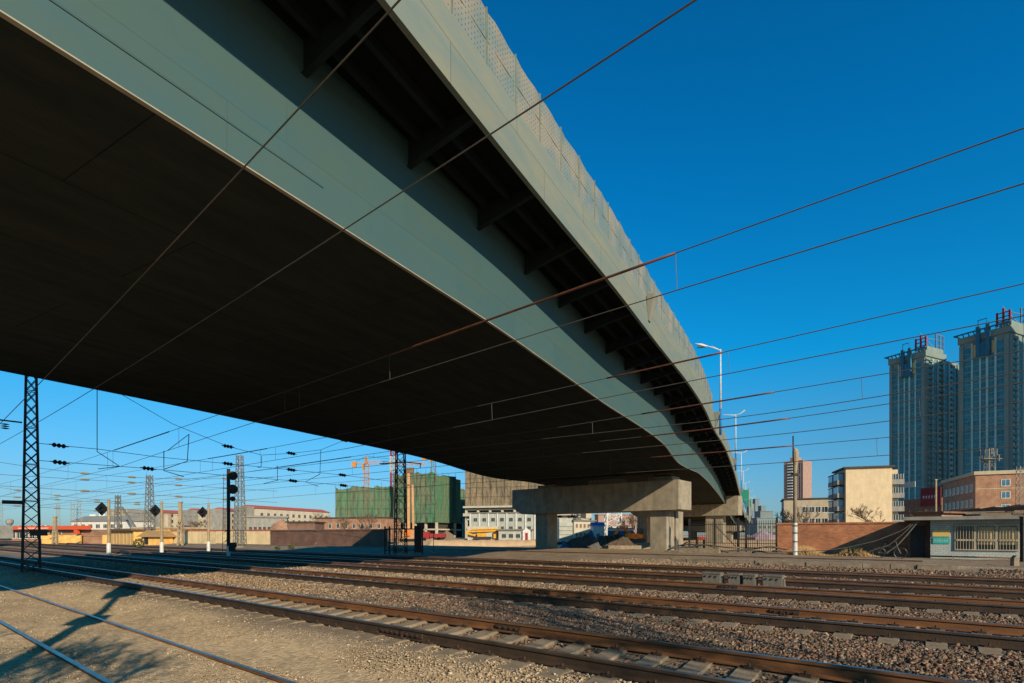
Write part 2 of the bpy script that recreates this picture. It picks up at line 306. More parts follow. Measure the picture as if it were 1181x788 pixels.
# ground: zones across the tracks (object space = world space)
def groundmat():
    m,nt,b=newmat('yard_ground'); L=nt.links; n=nt.nodes
    tc=n.new('ShaderNodeTexCoord'); P=tc.outputs['Object']
    dt=n.new('ShaderNodeVectorMath'); dt.operation='DOT_PRODUCT'; dt.inputs[1].default_value=(N[0],N[1],0); L.new(P,dt.inputs[0])
    w=n.new('ShaderNodeTexNoise'); w.inputs['Scale'].default_value=.35; w.inputs['Detail'].default_value=4; L.new(P,w.inputs['Vector'])
    wa=n.new('ShaderNodeMath'); wa.operation='MULTIPLY_ADD'; wa.inputs[1].default_value=2.4; wa.inputs[2].default_value=-1.2; L.new(w.outputs[0],wa.inputs[0])
    ad=n.new('ShaderNodeMath'); ad.operation='ADD'; L.new(dt.outputs['Value'],ad.inputs[0]); L.new(wa.outputs[0],ad.inputs[1])
    mr=n.new('ShaderNodeMapRange'); mr.inputs[1].default_value=0; mr.inputs[2].default_value=60; L.new(ad.outputs[0],mr.inputs[0])
    rp=n.new('ShaderNodeValToRGB'); cr=rp.color_ramp
    stops=[(0,(.50,.375,.225)),(4.6/60,(.47,.35,.21)),(5.4/60,(.24,.18,.12)),(8.3/60,(.19,.145,.10)),(9.5/60,(.24,.165,.115)),(16/60,(.22,.165,.11)),(28/60,(.25,.185,.12)),(40/60,(.27,.20,.13)),(47/60,(.32,.23,.14)),(50/60,(.58,.39,.21))]
    while len(cr.elements)<len(stops): cr.elements.new(.5)
    for e,(p,c) in zip(cr.elements,stops): e.position=p; e.color=(*c,1)
    L.new(mr.outputs[0],rp.inputs[0])
    # stones
    v=n.new('ShaderNodeTexVoronoi'); v.inputs['Scale'].default_value=17; L.new(P,v.inputs['Vector'])
    v2=n.new('ShaderNodeTexVoronoi'); v2.inputs['Scale'].default_value=7; L.new(P,v2.inputs['Vector'])
    hs=n.new('ShaderNodeSeparateColor'); L.new(v.outputs['Color'],hs.inputs[0])
    vr=n.new('ShaderNodeMapRange'); vr.inputs[3].default_value=.72; vr.inputs[4].default_value=1.2; L.new(hs.outputs[0],vr.inputs[0])
    big=n.new('ShaderNodeTexNoise'); big.inputs['Scale'].default_value=.7; big.inputs['Detail'].default_value=8; big.inputs['Roughness'].default_value=.7; L.new(P,big.inputs['Vector'])
    br=n.new('ShaderNodeMapRange'); br.inputs[1].default_value=.3; br.inputs[2].default_value=.7; br.inputs[3].default_value=.66; br.inputs[4].default_value=1.22; L.new(big.outputs[0],br.inputs[0])
    mm=n.new('ShaderNodeMath'); mm.operation='MULTIPLY'; L.new(vr.outputs[0],mm.inputs[0]); L.new(br.outputs[0],mm.inputs[1])
    sc=n.new('ShaderNodeVectorMath'); sc.operation='SCALE'; L.new(rp.outputs[0],sc.inputs[0]); L.new(mm.outputs[0],sc.inputs['Scale'])
    L.new(sc.outputs[0],b.inputs['Base Color']); b.inputs['Roughness'].default_value=.95; b.inputs['Specular IOR Level'].default_value=.15
    hh=n.new('ShaderNodeMath'); hh.operation='MULTIPLY_ADD'; L.new(v2.outputs['Distance'],hh.inputs[0]); hh.inputs[1].default_value=.3; L.new(v.outputs['Distance'],hh.inputs[2])
    bp=n.new('ShaderNodeBump'); bp.inputs['Strength'].default_value=.35; bp.inputs['Distance'].default_value=.03; bp.invert=True
    L.new(hh.outputs[0],bp.inputs['Height']); L.new(bp.outputs[0],b.inputs['Normal'])
    return m
M['ground']=groundmat()
def stonemat(name, cols):
    m,nt,b=newmat(name); L=nt.links; n=nt.nodes
    g=n.new('ShaderNodeNewGeometry'); rp=n.new('ShaderNodeValToRGB'); cr=rp.color_ramp; cr.interpolation='CONSTANT'
    while len(cr.elements)<len(cols): cr.elements.new(.5)
    for i,(e,c) in enumerate(zip(cr.elements,cols)): e.position=i/len(cols); e.color=(*c,1)
    L.new(g.outputs['Random Per Island'],rp.inputs[0])
    tc=n.new('ShaderNodeTexCoord'); nz=n.new('ShaderNodeTexNoise'); nz.inputs['Scale'].default_value=25; nz.inputs['Detail'].default_value=4; L.new(tc.outputs['Object'],nz.inputs['Vector'])
    mr=n.new('ShaderNodeMapRange'); mr.inputs[3].default_value=.7; mr.inputs[4].default_value=1.2; L.new(nz.outputs[0],mr.inputs[0])
    sc=n.new('ShaderNodeVectorMath'); sc.operation='SCALE'; L.new(rp.outputs[0],sc.inputs[0]); L.new(mr.outputs[0],sc.inputs['Scale'])
    L.new(sc.outputs[0],b.inputs['Base Color']); b.inputs['Roughness'].default_value=.95; b.inputs['Specular IOR Level'].default_value=.15
    return m

# ---------------------------------------------------------------- terrain
KERB_A1=aq(776,32); KERB_A0=aq(1064,32)
TRACKQ={'B':6.4,'C':11.3,'D':15.9,'E':19.6,'F':24.3}
def smooth(x,a,b):
    t=np.clip((x-a)/(b-a),0,1); return t*t*(3-2*t)
def gz(q,a):
    z=.20*smooth(q,3.9,5.0)
    z=z+.03*np.exp(-((q-6.4)/1.5)**6)-.075*np.exp(-((q-6.4)/.66)**6)
    for c in (11.3,15.9,19.6,24.3): z=z+.015*np.exp(-((q-c)/1.25)**4)
    site=smooth(-a,-6.0,-2.0)*smooth(q,47.0,50.5)
    z=z+site*(-1.9*(1-smooth(q,78,118)))
    kerb=(a>KERB_A1)&(a<KERB_A0+2)
    z=z+np.where(kerb, .25*smooth(q,32.05,32.15), .25*smooth(q,29.5,33.5))
    return z
def ground():
    qs=np.unique(np.concatenate([[-3000,-600,-120,-40,-12],np.arange(-6,53,.35),np.arange(53,120,4.0),[32.02,32.18,140,250,500,1200,3500]]))
    As=np.unique(np.concatenate([[-4000,-1500,-700,-400,-250],np.arange(-180,40,1.5),[60,120,300,900,3000],[KERB_A1-.05,KERB_A1+.05]]))
    Q,A=np.meshgrid(qs,As,indexing='ij'); Z=gz(Q,A)
    near=(Q>-6)&(Q<48)&(A>-180)&(A<40)
    Z=Z+np.where(near,rng.normal(0,.012,Z.shape),0)
    X=A*E[0]+Q*N[0]; Y=A*E[1]+Q*N[1]
    nq,na=Q.shape; v=np.stack([X,Y,Z],-1).reshape(-1,3)
    i=np.arange(nq*na).reshape(nq,na)
    f=np.stack([i[:-1,:-1],i[:-1,1:],i[1:,1:],i[1:,:-1]],-1).reshape(-1,4)
    me=bpy.data.meshes.new('ground'); me.from_pydata(v.tolist(),[],f.tolist())
    me.polygons.foreach_set('use_smooth',[True]*len(f)); me.materials.append(M['ground'])
    if me.polygons[0].normal.z<0: me.flip_normals()
    o=bpy.data.objects.new('ground',me); COL.objects.link(o); o['kind']='structure'
ground()

CUBE=np.array([(-1,-1,-1),(1,-1,-1),(1,1,-1),(-1,1,-1),(-1,-1,1),(1,-1,1),(1,1,1),(-1,1,1)],float)
CF=np.array([(0,3,2,1),(4,5,6,7),(0,1,5,4),(1,2,6,5),(2,3,7,6),(3,0,4,7)])
def stones(name,label,cat,Q,A,size,m,zoff=0):
    n=len(Q); z=gz(Q,A)+zoff
    X=A*E[0]+Q*N[0]; Y=A*E[1]+Q*N[1]
    base=CUBE[None]*np.array([.62,.5,.42]) + rng.normal(0,.30,(n,8,3))
    base=base*size[:,None,None]*rng.uniform(.7,1.3,(n,1,3))
    a=rng.uniform(0,6.28,n); t=rng.normal(0,.5,n); ca,sa,ct,st=np.cos(a),np.sin(a),np.cos(t),np.sin(t)
    x,y,zz=base[...,0],base[...,1],base[...,2]
    y2=y*ct[:,None]-zz*st[:,None]; z2=y*st[:,None]+zz*ct[:,None]
    x3=x*ca[:,None]-y2*sa[:,None]; y3=x*sa[:,None]+y2*ca[:,None]
    v=np.stack([x3+X[:,None],y3+Y[:,None],z2+(z+size*.22)[:,None]],-1).reshape(-1,3)
    f=(CF[None]+(np.arange(n)*8)[:,None,None]).reshape(-1,4)
    me=bpy.data.meshes.new(name); me.vertices.add(len(v)); me.vertices.foreach_set('co',v.ravel())
    me.loops.add(f.size); me.loops.foreach_set('vertex_index',f.ravel().astype(np.int32))
    me.polygons.add(len(f)); me.polygons.foreach_set('loop_start',np.arange(0,f.size,4,dtype=np.int32))
    me.polygons.foreach_set('loop_total',np.full(len(f),4,dtype=np.int32)); me.update(); me.materials.append(m)
    o=bpy.data.objects.new(name,me); COL.objects.link(o); tag(o,label,cat,kind='stuff'); return o
RAILQ=[2.18,3.615]
for c in TRACKQ.values(): RAILQ += [c-.7175,c+.7175]
def sample(n,zmin,zmax,pw=1.5):
    u=rng.uniform(0,1,n); k=2-pw       # density per area ~ Z^-pw
    Z=(zmin**k+u*(zmax**k-zmin**k))**(1/k); X=rng.uniform(-1.08,1.08,n)*(Z+1.2)
    return X*N[0]+Z*N[1], X*E[0]+Z*E[1], Z
def notrail(Q,w=.10):
    ok=np.ones(len(Q),bool)
    for r in RAILQ: ok&=np.abs(Q-r)>w
    return ok
Q,A,Z=sample(420000,4.0,34,1.25)
patch=.5+.5*np.sin(A*.9+1.3*np.sin(Q*1.7))*np.sin(Q*2.1+A*.35)
rightness=smooth(A,-9,-1)
dens=np.where(Q<5.6,.17+.33*patch+.55*rightness,1.0); onsl=np.zeros(len(Q),bool)
for c in TRACKQ.values(): onsl|=np.abs(Q-c)<1.25
sl=(np.abs((A/.6+.5)%1-.5)<.25)&onsl       # keep the sleeper tops mostly clear
keep=notrail(Q)&(rng.uniform(0,1,len(Q))<dens)&~(sl&(rng.uniform(0,1,len(Q))<.95))&(Q>-4)&(Q<31.5)
Q,A,Z=Q[keep],A[keep],Z[keep]; rightness=rightness[keep]
size=np.exp(rng.normal(0,.35,len(Q)))*np.where(Q<5.6,.0088+.0075*rightness,.0180)*np.clip(Z/12,1,1.9)
M['st_tan']=stonemat('dusty_tan_stones',[(.40,.295,.18),(.35,.26,.16),(.42,.32,.20),(.30,.215,.13),(.37,.27,.165),(.50,.41,.29)])
M['st_red']=stonemat('reddish_ballast',[(.19,.11,.07),(.15,.105,.07),(.10,.08,.058),(.24,.15,.095),(.15,.12,.088),(.08,.062,.05),(.21,.105,.065),(.30,.23,.16)])
nr=Q<5.6
stones('gravel','small dusty tan stones strewn over the packed earth in front of the tracks','gravel',Q[nr],A[nr],size[nr],M['st_tan'])
M['st_mid']=stonemat('dusty_brown_ballast',[(.31,.22,.135),(.27,.19,.12),(.22,.16,.105),(.34,.25,.16),(.28,.205,.13),(.17,.125,.085),(.30,.19,.115),(.40,.32,.22)])
lf=(~nr)&((A+2.2*np.sin(Q*.8)+rng.normal(0,1.6,len(A)))<-10.5)
for c in TRACKQ.values(): lf&=~(np.abs(Q-c)<.70)
stones('ballast','dusty tan brown ballast stones between the rails toward the left and centre','ballast',Q[lf],A[lf],size[lf]*.85,M['st_mid'])
rt=(~nr)&(~lf)
stones('ballast','darker reddish brown crushed ballast stones between the rails toward the right','ballast',Q[rt],A[rt],size[rt],M['st_red'])

# ---------------------------------------------------------------- railway tracks
def rail_poly(q0,zt,H=.17):
    w=.036; return [(q0-.07,zt-H),(q0+.07,zt-H),(q0+.07,zt-H+.015),(q0+.012,zt-H+.035),(q0+.012,zt-.045),(q0+w,zt-.035),(q0+w,zt-.004),(q0+w*.7,zt),(q0-w*.7,zt),(q0-w,zt-.004),(q0-w,zt-.035),(q0-.012,zt-.045),(q0-.012,zt-H+.035),(q0-.07,zt-H+.015)]
def rail(root,q,zt,a0,a1,dark=False,off=0.0):
    mb=MB(); poly=rail_poly(q,zt); n=len(poly); N_=40
    for i in range(N_+1):
        a=a0+(a1-a0)*i/N_; d=off*(a-(-10))*.01
        for p in poly: mb.v.append((a,p[0]+d,p[1]))
    for i in range(N_):
        for k in range(n):
            mb.f.append((i*n+k,i*n+(k+1)%n,(i+1)*n+(k+1)%n,(i+1)*n+k)); mb.m.append(1 if 6<=k<=8 else 0)
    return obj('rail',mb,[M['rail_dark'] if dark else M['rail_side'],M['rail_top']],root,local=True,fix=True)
def sleeper_mesh():
    mb=MB()
    prof=[(-1.2,0),(-1.2,.14),(-.95,.17),(-.5,.16),(-.3,.135),(.3,.135),(.5,.16),(.95,.17),(1.2,.14),(1.2,0)]
    for sx in (0,):
        mb.prism([(y,z) for y,z in prof],'x',-.13,.13)
    for s in (-1,1):
        for t in (-1,1):
            mb.box(-.06,.06,s*.7175+t*.105-.035,s*.7175+t*.105+.035,.16,.195,1)
            mb.tube([(0,s*.7175+t*.11,.19),(0,s*.7175+t*.11,.235)],.016,6,1)
    return mesh_of('sleeper',mb,[M['sleeper'],M['clip']])
SL=sleeper_mesh()
A0,A1=-330,22
def track(key,label,q,zt,nsl=100,joints=(),far='rail',off=0.0):
    root=thing('railway_track',label,'railway track',(0,0,0),TROT,'parallel railway tracks across the yard')
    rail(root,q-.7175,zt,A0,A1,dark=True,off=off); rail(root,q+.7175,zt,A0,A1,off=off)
    if nsl:
        k0=int(10/.6)
        for i in range(nsl):
            inst('sleeper',SL,root,((k0-i)*.6-300+300+random.uniform(-.02,.02),q,zt-.17-.163),random.uniform(-.01,.01))
        mb=MB()
        for i in range(nsl,nsl+220): 
            a=(k0-i)*.6; mb.box(a-.13,a+.13,q-1.2,q+1.2,zt-.33,zt-.175)
        o=obj('sleeper_row',mb,M['sleeper'],root,local=True); o['kind']='stuff'
    for (a,qq) in joints:
        mb=MB().box(a-.27,a+.27,qq-.05,qq-.014,zt-.13,zt-.055)
        for b in (-.18,-.06,.06,.18): mb.tube([(a+b,qq-.08,zt-.09),(a+b,qq-.05,zt-.09)],.017,6)
        obj('joint_plate',mb,M['clip'],root,local=True)
    return root
track('A','worn track nearest the camera with rails sunk in tan dirt and no sleepers showing',2.9,.045,0,off=-1.0)
track('B','second track from the camera, pale concrete sleepers showing between rust brown rails',6.4,.41,100,[(aq(587,7.1),6.4+.7175),(aq(452,5.68),5.6825),(aq(590,5.68)-2,5.6825)])
track('C','third track from the camera, rusty rails with sleeper ends just showing in reddish ballast',11.3,.41,100,[(aq(905,12)+0,12.0175),(aq(905,12)-6,12.0175)])
track('D','fourth track from the camera, running just in front of the grey point machine boxes',15.9,.41,100,[(aq(840,16.6),16.6175)])
track('E','fifth track from the camera, running just behind the grey point machine boxes',19.6,.41,70)
track('F','sixth track from the camera, last one before the low stone kerb',24.3,.40,40)
mb=MB(); rr=thing('railway_track','farthest single rusty rail lying along the top of the low stone kerb','rail',(0,0,0),TROT,'parallel railway tracks across the yard')
rail(rr,35.2,.52,-180,aq(1064,35.2))
mb=MB().box(-180,aq(1064,35.2),34.95,35.45,.33,.40); obj('rail_bed',mb,M['kerb'],rr,local=True)
# stone kerb
kr=thing('stone_kerb','low kerb of broken stone blocks running beside the track below the brick wall','kerb',(0,0,0),TROT)
a=KERB_A1; i=0; SH={}
while a<KERB_A0:
    L_=random.uniform(.9,1.5)
    if not 13.5<a-KERB_A1<14.1:
        mb=MB().box(a,a+L_-.03,31.75+random.uniform(-.05,.04),32.3,.12,.46+random.uniform(-.04,.02)); obj('kerb_block',mb,M['kerb'],kr,local=True)
    a+=L_
# point machines between D and E
def box_machine():
    t=thing('point_machine','grey cast iron point machine box on the left end of the row between the tracks','point machine',(0,0,0),TROT,'point machines between the tracks')
    mb=MB().box(-.3,.3,-.2,.2,.08,.34).box(-.32,.32,-.22,.22,.34,.375); obj('housing',mb,M['box_grey'],t,local=True)
    mb=MB().box(-.36,-.3,-.1,.1,.1,.28); mb.box(.3,.36,-.1,.1,.1,.28); obj('end_bracket',mb,M['box_grey'],t,local=True)
    mb=MB().box(-.24,.24,-.14,.14,-.1,.08); obj('base_plate',mb,M['clip'],t,local=True)
    mb=MB()
    for x in (-.18,0,.18): mb.tube([(x,-.235,.28),(x,-.2,.28)],.025,8)
    obj('lid_bolt',mb,M['clip'],t,local=True); return t
bm0=box_machine()
lab=['grey cast iron point machine box on the left end of the row between the tracks','small grey point machine box, second from the left end of the row','small grey point machine box, second from the right end of the row','wide grey point machine box on the right end of the row between the tracks']
for i,(x,s) in enumerate([(822,1),(848,.6),(865.5,.6),(892,.95)]):
    X,Y=colq(x,17.75); o=bm0 if i==0 else dup(bm0,(0,0,0),label=lab[i]); o.location=(X,Y,.2); o.scale=(s*.92,.9,1.22)

# ---------------------------------------------------------------- the flyover
def tb(rows):   # (x,y,H above the eye) -> point on the edge
    out=[]
    for x,y,H in rows:
        Zd=F*H/(HY-y); out.append(((x-CX)/F*Zd,Zd,H+CAMZ))
    return out
HD=(.5,.866); PN=(-.866,.5)
edgeN=tb([(0,15,6.0),(180,128,6.0),(357,240,6.0),(566,373,6.0),(700,468,6.0),(730,486.5,5.97),(751.5,501,5.92),(766.6,513,5.76),(776,527,5.56),(782,534.5,5.45),(792.5,540,5.42),(805.5,545.5,5.75),(816,555,5.8),(827,568,5.5),(835.6,580,5.2)])
edgeD=[(-2.0,8.45,10.3),(-.44,11.3,10.3),(.64,13.3,10.3),(3.3,17.9,10.3),(5.8,22.6,10.3),(7.4,25.5,10.3),(9.7,29.6,10.29),(13.0,36,10.22),(15.6,41.7,10.1),(19.6,49.5,9.98),(23.2,57.2,9.85),(28.1,67.7,9.4),(35.1,83,8.5),(45,105,7.0),(58.5,135,5.9),(86.7,194,5.6)]
def par(p): return p[0]*HD[0]+p[1]*HD[1]
def table(pts):
    t=np.array([par(p) for p in pts]); P=np.array(pts)
    sl=(P[1]-P[0])/(t[1]-t[0]); sl[2]=0; P=np.vstack([P[0]+sl*(-70-t[0]),P]); t=np.concatenate([[-70],t]); return t,P
edgeD=[(x*1.036,y*1.036,CAMZ+(h-CAMZ)*1.036) for x,y,h in edgeD]
tN,PNt=table(edgeN); tD,PD=table(edgeD)
def ev(t,tt,PP): return np.stack([np.interp(t,tt,PP[:,k]) for k in range(3)],-1)
def smt(tt,PP,t,w=3.0):
    ks=np.linspace(-w,w,9); return sum(ev(t+k,tt,PP) for k in ks)/9
T=np.concatenate([np.arange(-60,98,1.0),np.arange(98,231,6.0)])
Dd=smt(tD,PD,T,3.0)
Nn=smt(tN,PNt,T,1.6)
alt=Dd+np.array([2.35*PN[0],2.35*PN[1],-1.6])
wgt=smooth(T,88,96)[:,None]; Nn=Nn*(1-wgt)+alt*wgt
def secoff(P,o,z=0): return P+np.array([o*PN[0],o*PN[1],z])
def strip(lines, closed=False, T_=None, mb=None, mi=0):
    mb=mb or MB(); n=len(lines[0]); k=len(lines); o=len(mb.v)
    for i in range(n):
        for l in lines: mb.v.append(tuple(l[i]))
    for i in range(n-1):
        for j in range(k if closed else k-1):
            jj=(j+1)%k; mb.f.append((o+i*k+j,o+i*k+jj,o+(i+1)*k+jj,o+(i+1)*k+j)); mb.m.append(mi)
    if closed:
        mb.f.append(tuple(o+j for j in range(k))); mb.m.append(mi); mb.f.append(tuple(o+(n-1)*k+j for j in range(k))[::-1]); mb.m.append(mi)
    return mb
BR=thing('flyover_bridge','long curving flyover with teal steel girder and pale concrete parapet crossing over the tracks','bridge')
def uvs(o, n, k, us, vs_):
    me=o.data; uv=me.uv_layers.new(name='UVMap')
    for l in me.loops:
        i,j=divmod(l.vertex_index,k)
        if i<n: uv.data[l.index].uv=(us[i],vs_[min(j,len(vs_)-1)])
st=T<=92.5
def solid(lines,mask): return strip([l[mask] for l in lines],True)
Fz=lambda P,z: np.stack([P[:,0],P[:,1],z],-1)
zD=Dd[:,2]; zN=Nn[:,2]
Ntop=Fz(Nn,zD+.25)
# soffit (bottom plate) near to far edge
w_=18.0
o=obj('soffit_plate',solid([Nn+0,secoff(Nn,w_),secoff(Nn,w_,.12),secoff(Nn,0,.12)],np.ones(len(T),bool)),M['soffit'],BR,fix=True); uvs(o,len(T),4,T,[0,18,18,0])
web_lines=[secoff(Nn,-.02,.0),secoff(Ntop,-.02),secoff(Ntop,.06),secoff(Nn,.06)]
o=obj('girder_web',solid(web_lines,np.ones(len(T),bool)),M['web'],BR,fix=True)
uvs(o,len(T),4,T,[0,2.9,2.9,0])
fl=[secoff(Nn,-.055,-.02),secoff(Nn,.03,-.02),secoff(Nn,.03,.0),secoff(Nn,-.055,.0)]
obj('bottom_flange',solid(fl,np.ones(len(T),bool)),M['soffit_edge'],BR,fix=True)
zr=zN+.52; ml=T<7.2
ribs=[Fz(secoff(Nn,-.032),zr-.0),Fz(secoff(Nn,-.0201),zr),Fz(secoff(Nn,-.0201),zr+.03),Fz(secoff(Nn,-.032),zr+.03)]
obj('web_rib',solid(ribs,ml&(T>-40)),M['web'],BR,fix=True)
FN=secoff(Nn,w_)
obj('girder_web',solid([FN,Fz(FN,zD+.25),Fz(secoff(FN,-.08),zD+.25),secoff(FN,-.08)],np.ones(len(T),bool)),M['web'],BR,fix=True)
# deck slab over everything
FD=secoff(Nn,w_+.3)
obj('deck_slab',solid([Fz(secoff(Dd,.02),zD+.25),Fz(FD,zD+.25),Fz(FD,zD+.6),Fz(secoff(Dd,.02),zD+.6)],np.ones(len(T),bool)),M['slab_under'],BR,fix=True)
# outer fascia / parapet
pl=[Dd+0,Fz(Dd,zD+.62),Fz(secoff(Dd,.04),zD+1.45),Fz(secoff(Dd,.26),zD+1.45),Fz(secoff(Dd,.30),zD+.61),Fz(secoff(Dd,.18),zD+.25),Fz(secoff(Dd,.12),zD)]
o=obj('parapet',solid(pl,np.ones(len(T),bool)),M['fascia'],BR,fix=True); uvs(o,len(T),7,T,[-.8,-.2,.65,.8,.9,.95,1])
fp=[Fz(FD,zD),Fz(FD,zD+.95),Fz(secoff(FD,.3),zD+.95),Fz(secoff(FD,.3),zD)]
obj('parapet',solid(fp,np.ones(len(T),bool)),M['parapet'],BR,fix=True)
obj('road_surface',solid([Fz(secoff(Dd,.35),zD+.604),Fz(secoff(FD,-.05),zD+.604),Fz(secoff(FD,-.05),zD+.65),Fz(secoff(Dd,.35),zD+.65)],np.ones(len(T),bool)),M['dark_roof'],BR,fix=True)
# two stringers under the overhang
for k,oo in enumerate((.85,1.55)):
    ln=[Fz(secoff(Dd,oo-.06),zD+.06),Fz(secoff(Dd,oo+.06),zD+.06),Fz(secoff(Dd,oo+.06),zD+.25),Fz(secoff(Dd,oo-.06),zD+.25)]
    obj('stringer',solid(ln,st&(T>-20)),M['bracket'],BR,fix=True)
def P3(t,which='D',o=0,z=0):
    if which=='D': p=smt(tD,PD,np.array([t]),3.0)[0]
    else: p=smt(tN,PNt,np.array([t]),1.6)[0]
    return Vector((p[0]+o*PN[0],p[1]+o*PN[1],p[2]+z))
# cantilever brackets
t0=7.0+ .0
tips=[par((-.7+.56*(z-10.9),z))*1.036 for z in (10.9,13.3)]
sp=2.85; tt=tips[0]-sp*6
while tt<90:
    d=P3(tt); nn=P3(tt,'N'); dz=d.z
    d=Vector((d.x+.13*PN[0],d.y+.13*PN[1],0)); nn=Vector((nn.x-.025*PN[0],nn.y-.025*PN[1],0))
    ax=Vector((HD[0],HD[1],0))
    mb=MB(); hw=.01
    tipb,rootb,top=dz+.04,dz-.36,dz+.249
    for (w,zb,ztt) in ((.012,None,None),):
        a_,b_=d-ax*w,nn-ax*w; c_,e_=d+ax*w,nn+ax*w
        mb.add([(a_.x,a_.y,tipb),(b_.x,b_.y,rootb),(b_.x,b_.y,top),(a_.x,a_.y,top),(c_.x,c_.y,tipb),(e_.x,e_.y,rootb),(e_.x,e_.y,top),(c_.x,c_.y,top)],
               [(0,1,2,3),(7,6,5,4),(0,4,5,1),(3,2,6,7),(0,3,7,4),(1,5,6,2)])
    mb.beam((d.x,d.y,tipb-.012),(nn.x,nn.y,rootb-.012),.13,.024)
    obj('bracket',mb,M['bracket'],BR)
    tt+=sp
# screen posts and perforated panels on the near part
ts=[]; t=-2.0
while t<46.0: ts.append(t); t+=1.33
pts=[P3(t,'D',.15,1.45) for t in ts]
for i,p in enumerate(pts):
    dz=1.43 if i<len(pts)-1 else 1.1
    obj('screen_post',MB().beam((p.x-.0,p.y,p.z-.35),(p.x,p.y,p.z+dz),.045,.06),M['postgrey'],BR)
    if i<len(pts)-1:
        q_=pts[i+1]; mb=MB(); n=4; ph=random.uniform(0,6)
        vs=[]
        for k in range(n+1):
            s=k/n; b=p.lerp(q_,s); top=b.z+1.38+.025*math.sin(k*1.3+ph)
            vs+= [(b.x,b.y,b.z+.02),(b.x+.015*math.sin(k*2+ph),b.y,top)]
        mb.add(vs,[(2*k,2*k+2,2*k+3,2*k+1) for k in range(n)])
        oo=obj('screen_panel',mb,M['screen'],BR); uv=oo.data.uv_layers.new(name='UVMap')
        for l in oo.data.loops:
            k,j=divmod(l.vertex_index,2); uv.data[l.index].uv=(k/n*1.33,j*1.4)
        obj('screen_rail',MB().beam((p.x,p.y,p.z+.72),(q_.x,q_.y,q_.z+.72),.012,.012),M['postgrey'],BR)
# lamp corbels, drain funnel on the fascia
def corbel(t,s=1.0):
    p=P3(t,'D',-.002,0); mb=MB(); ax=Vector((HD[0],HD[1],0)); ou=Vector((-PN[0],-PN[1],0))
    a=.14; b=.34; z1=p.z+1.5; z0=p.z+.45
    for (w,dep,z) in ((a,.05,z0),(b,.42*s,z1)):
        for (sx,sy) in ((-1,0),(1,0),(1,1),(-1,1)):
            v=p+ax*sx*w+ou*dep*sy; mb.v.append((v.x,v.y,z))
    mb.f+=[(0,3,2,1),(4,5,6,7),(0,1,5,4),(1,2,6,5),(2,3,7,6),(3,0,4,7)]; mb.m+=[0]*6
    obj('lamp_corbel',mb,M['parapet'],BR,fix=True); return p+ou*.22
c0=corbel(par((6.0,23.1)),.8)
def P(v,z): return (v.x,v.y,z)
# piers
def pier(label,q0,aR,aL,zt,zb,d,cols,colw,gz0,rot=TROT,rearcol=True):
    X,Y,_=tw(aR,q0); t=thing('bridge_pier',label,'bridge pier',(X,Y,0),rot,'piers under the flyover')
    L_=aR-aL
    mb=MB(); ch=.75
    pr=[(-L_,zb+ch),(-L_+1.2,zb),(-.25,zb),(0,zb+.05),(0,zt),(-L_,zt)]
    mb.prism(pr,'y',0,d); obj('pier_cap',mb,M['concrete'],t,local=True,fix=True)
    for (x,row) in cols:
        mb=MB(); y=.55+row; mb.box(x-colw,x,y,y+1.8,gz0,zb-.003,0); 
        obj('column',mb,M['concrete'],t,local=True)
    return t
aR=14.3*E[0]+46.2*E[1]; q0=14.3*N[0]+46.2*N[1]
p1=pier('skewed concrete pier nearest the camera with a long cap beam half in shade',q0,aR,aR-18.2,6.6,4.0,3.1,[(-1.3,0),(-1.3+-.15,2.6),(-14.0,0)],1.5,.3)
mb=MB().box(-3.1,-.9,.8,2.6,6.602,7.02); obj('bearing_block',mb,M['concrete'],p1,local=True)
mb=MB().box(-15.4,-13.4,.8,2.6,6.602,6.95); obj('bearing_block',mb,M['concrete'],p1,local=True)
for x in (-2.0,-14.4):
    mb=MB().lathe((x,1.6,0),[(.3,6.98),(.3,7.12)],12).lathe((x,1.6,0),[(.5,7.12),(.85,7.2),(.85,7.27),(.5,7.32)],16); obj('bearing',mb,M['rust_roof'],p1,local=True)
mb=MB().box(-9.6,-6.2,1.2,2.6,6.602,7.15); obj('bearing_block',mb,M['concrete'],p1,local=True)
# second pier
X2,Y2=(851-CX)/F*88,88.0
a2=X2*E[0]+Y2*E[1]; q2=X2*N[0]+Y2*N[1]
p2=pier('second concrete pier, standing beyond the palisade fence',q2,a2,a2-19,6.9,5.0,2.6,[(-2.6,0),(-16,0)],2.0,.3)
obj('bearing_block',MB().box(-1.9,0,.3,2.4,6.902,8.2),M['concrete'],p2,local=True)
obj('column',MB().box(-5.4,-4.5,.5,1.9,.3,4.997),M['concrete'],p2,local=True)
for k,(Zp) in enumerate((125,160)):
    pd=np.array([np.interp(Zp,PD[:,1],PD[:,0]),Zp]); aa=pd[0]*E[0]+pd[1]*E[1]; qq=pd[0]*N[0]+pd[1]*N[1]
    pier(['third pier of the flyover, far beyond the fence','fourth pier of the flyover, farthest and lowest in view'][k],qq,aa-1,aa-19,3.9-.2*k,2.6-.2*k,2,[(-2,0),(-15,0)],1.6,.3)

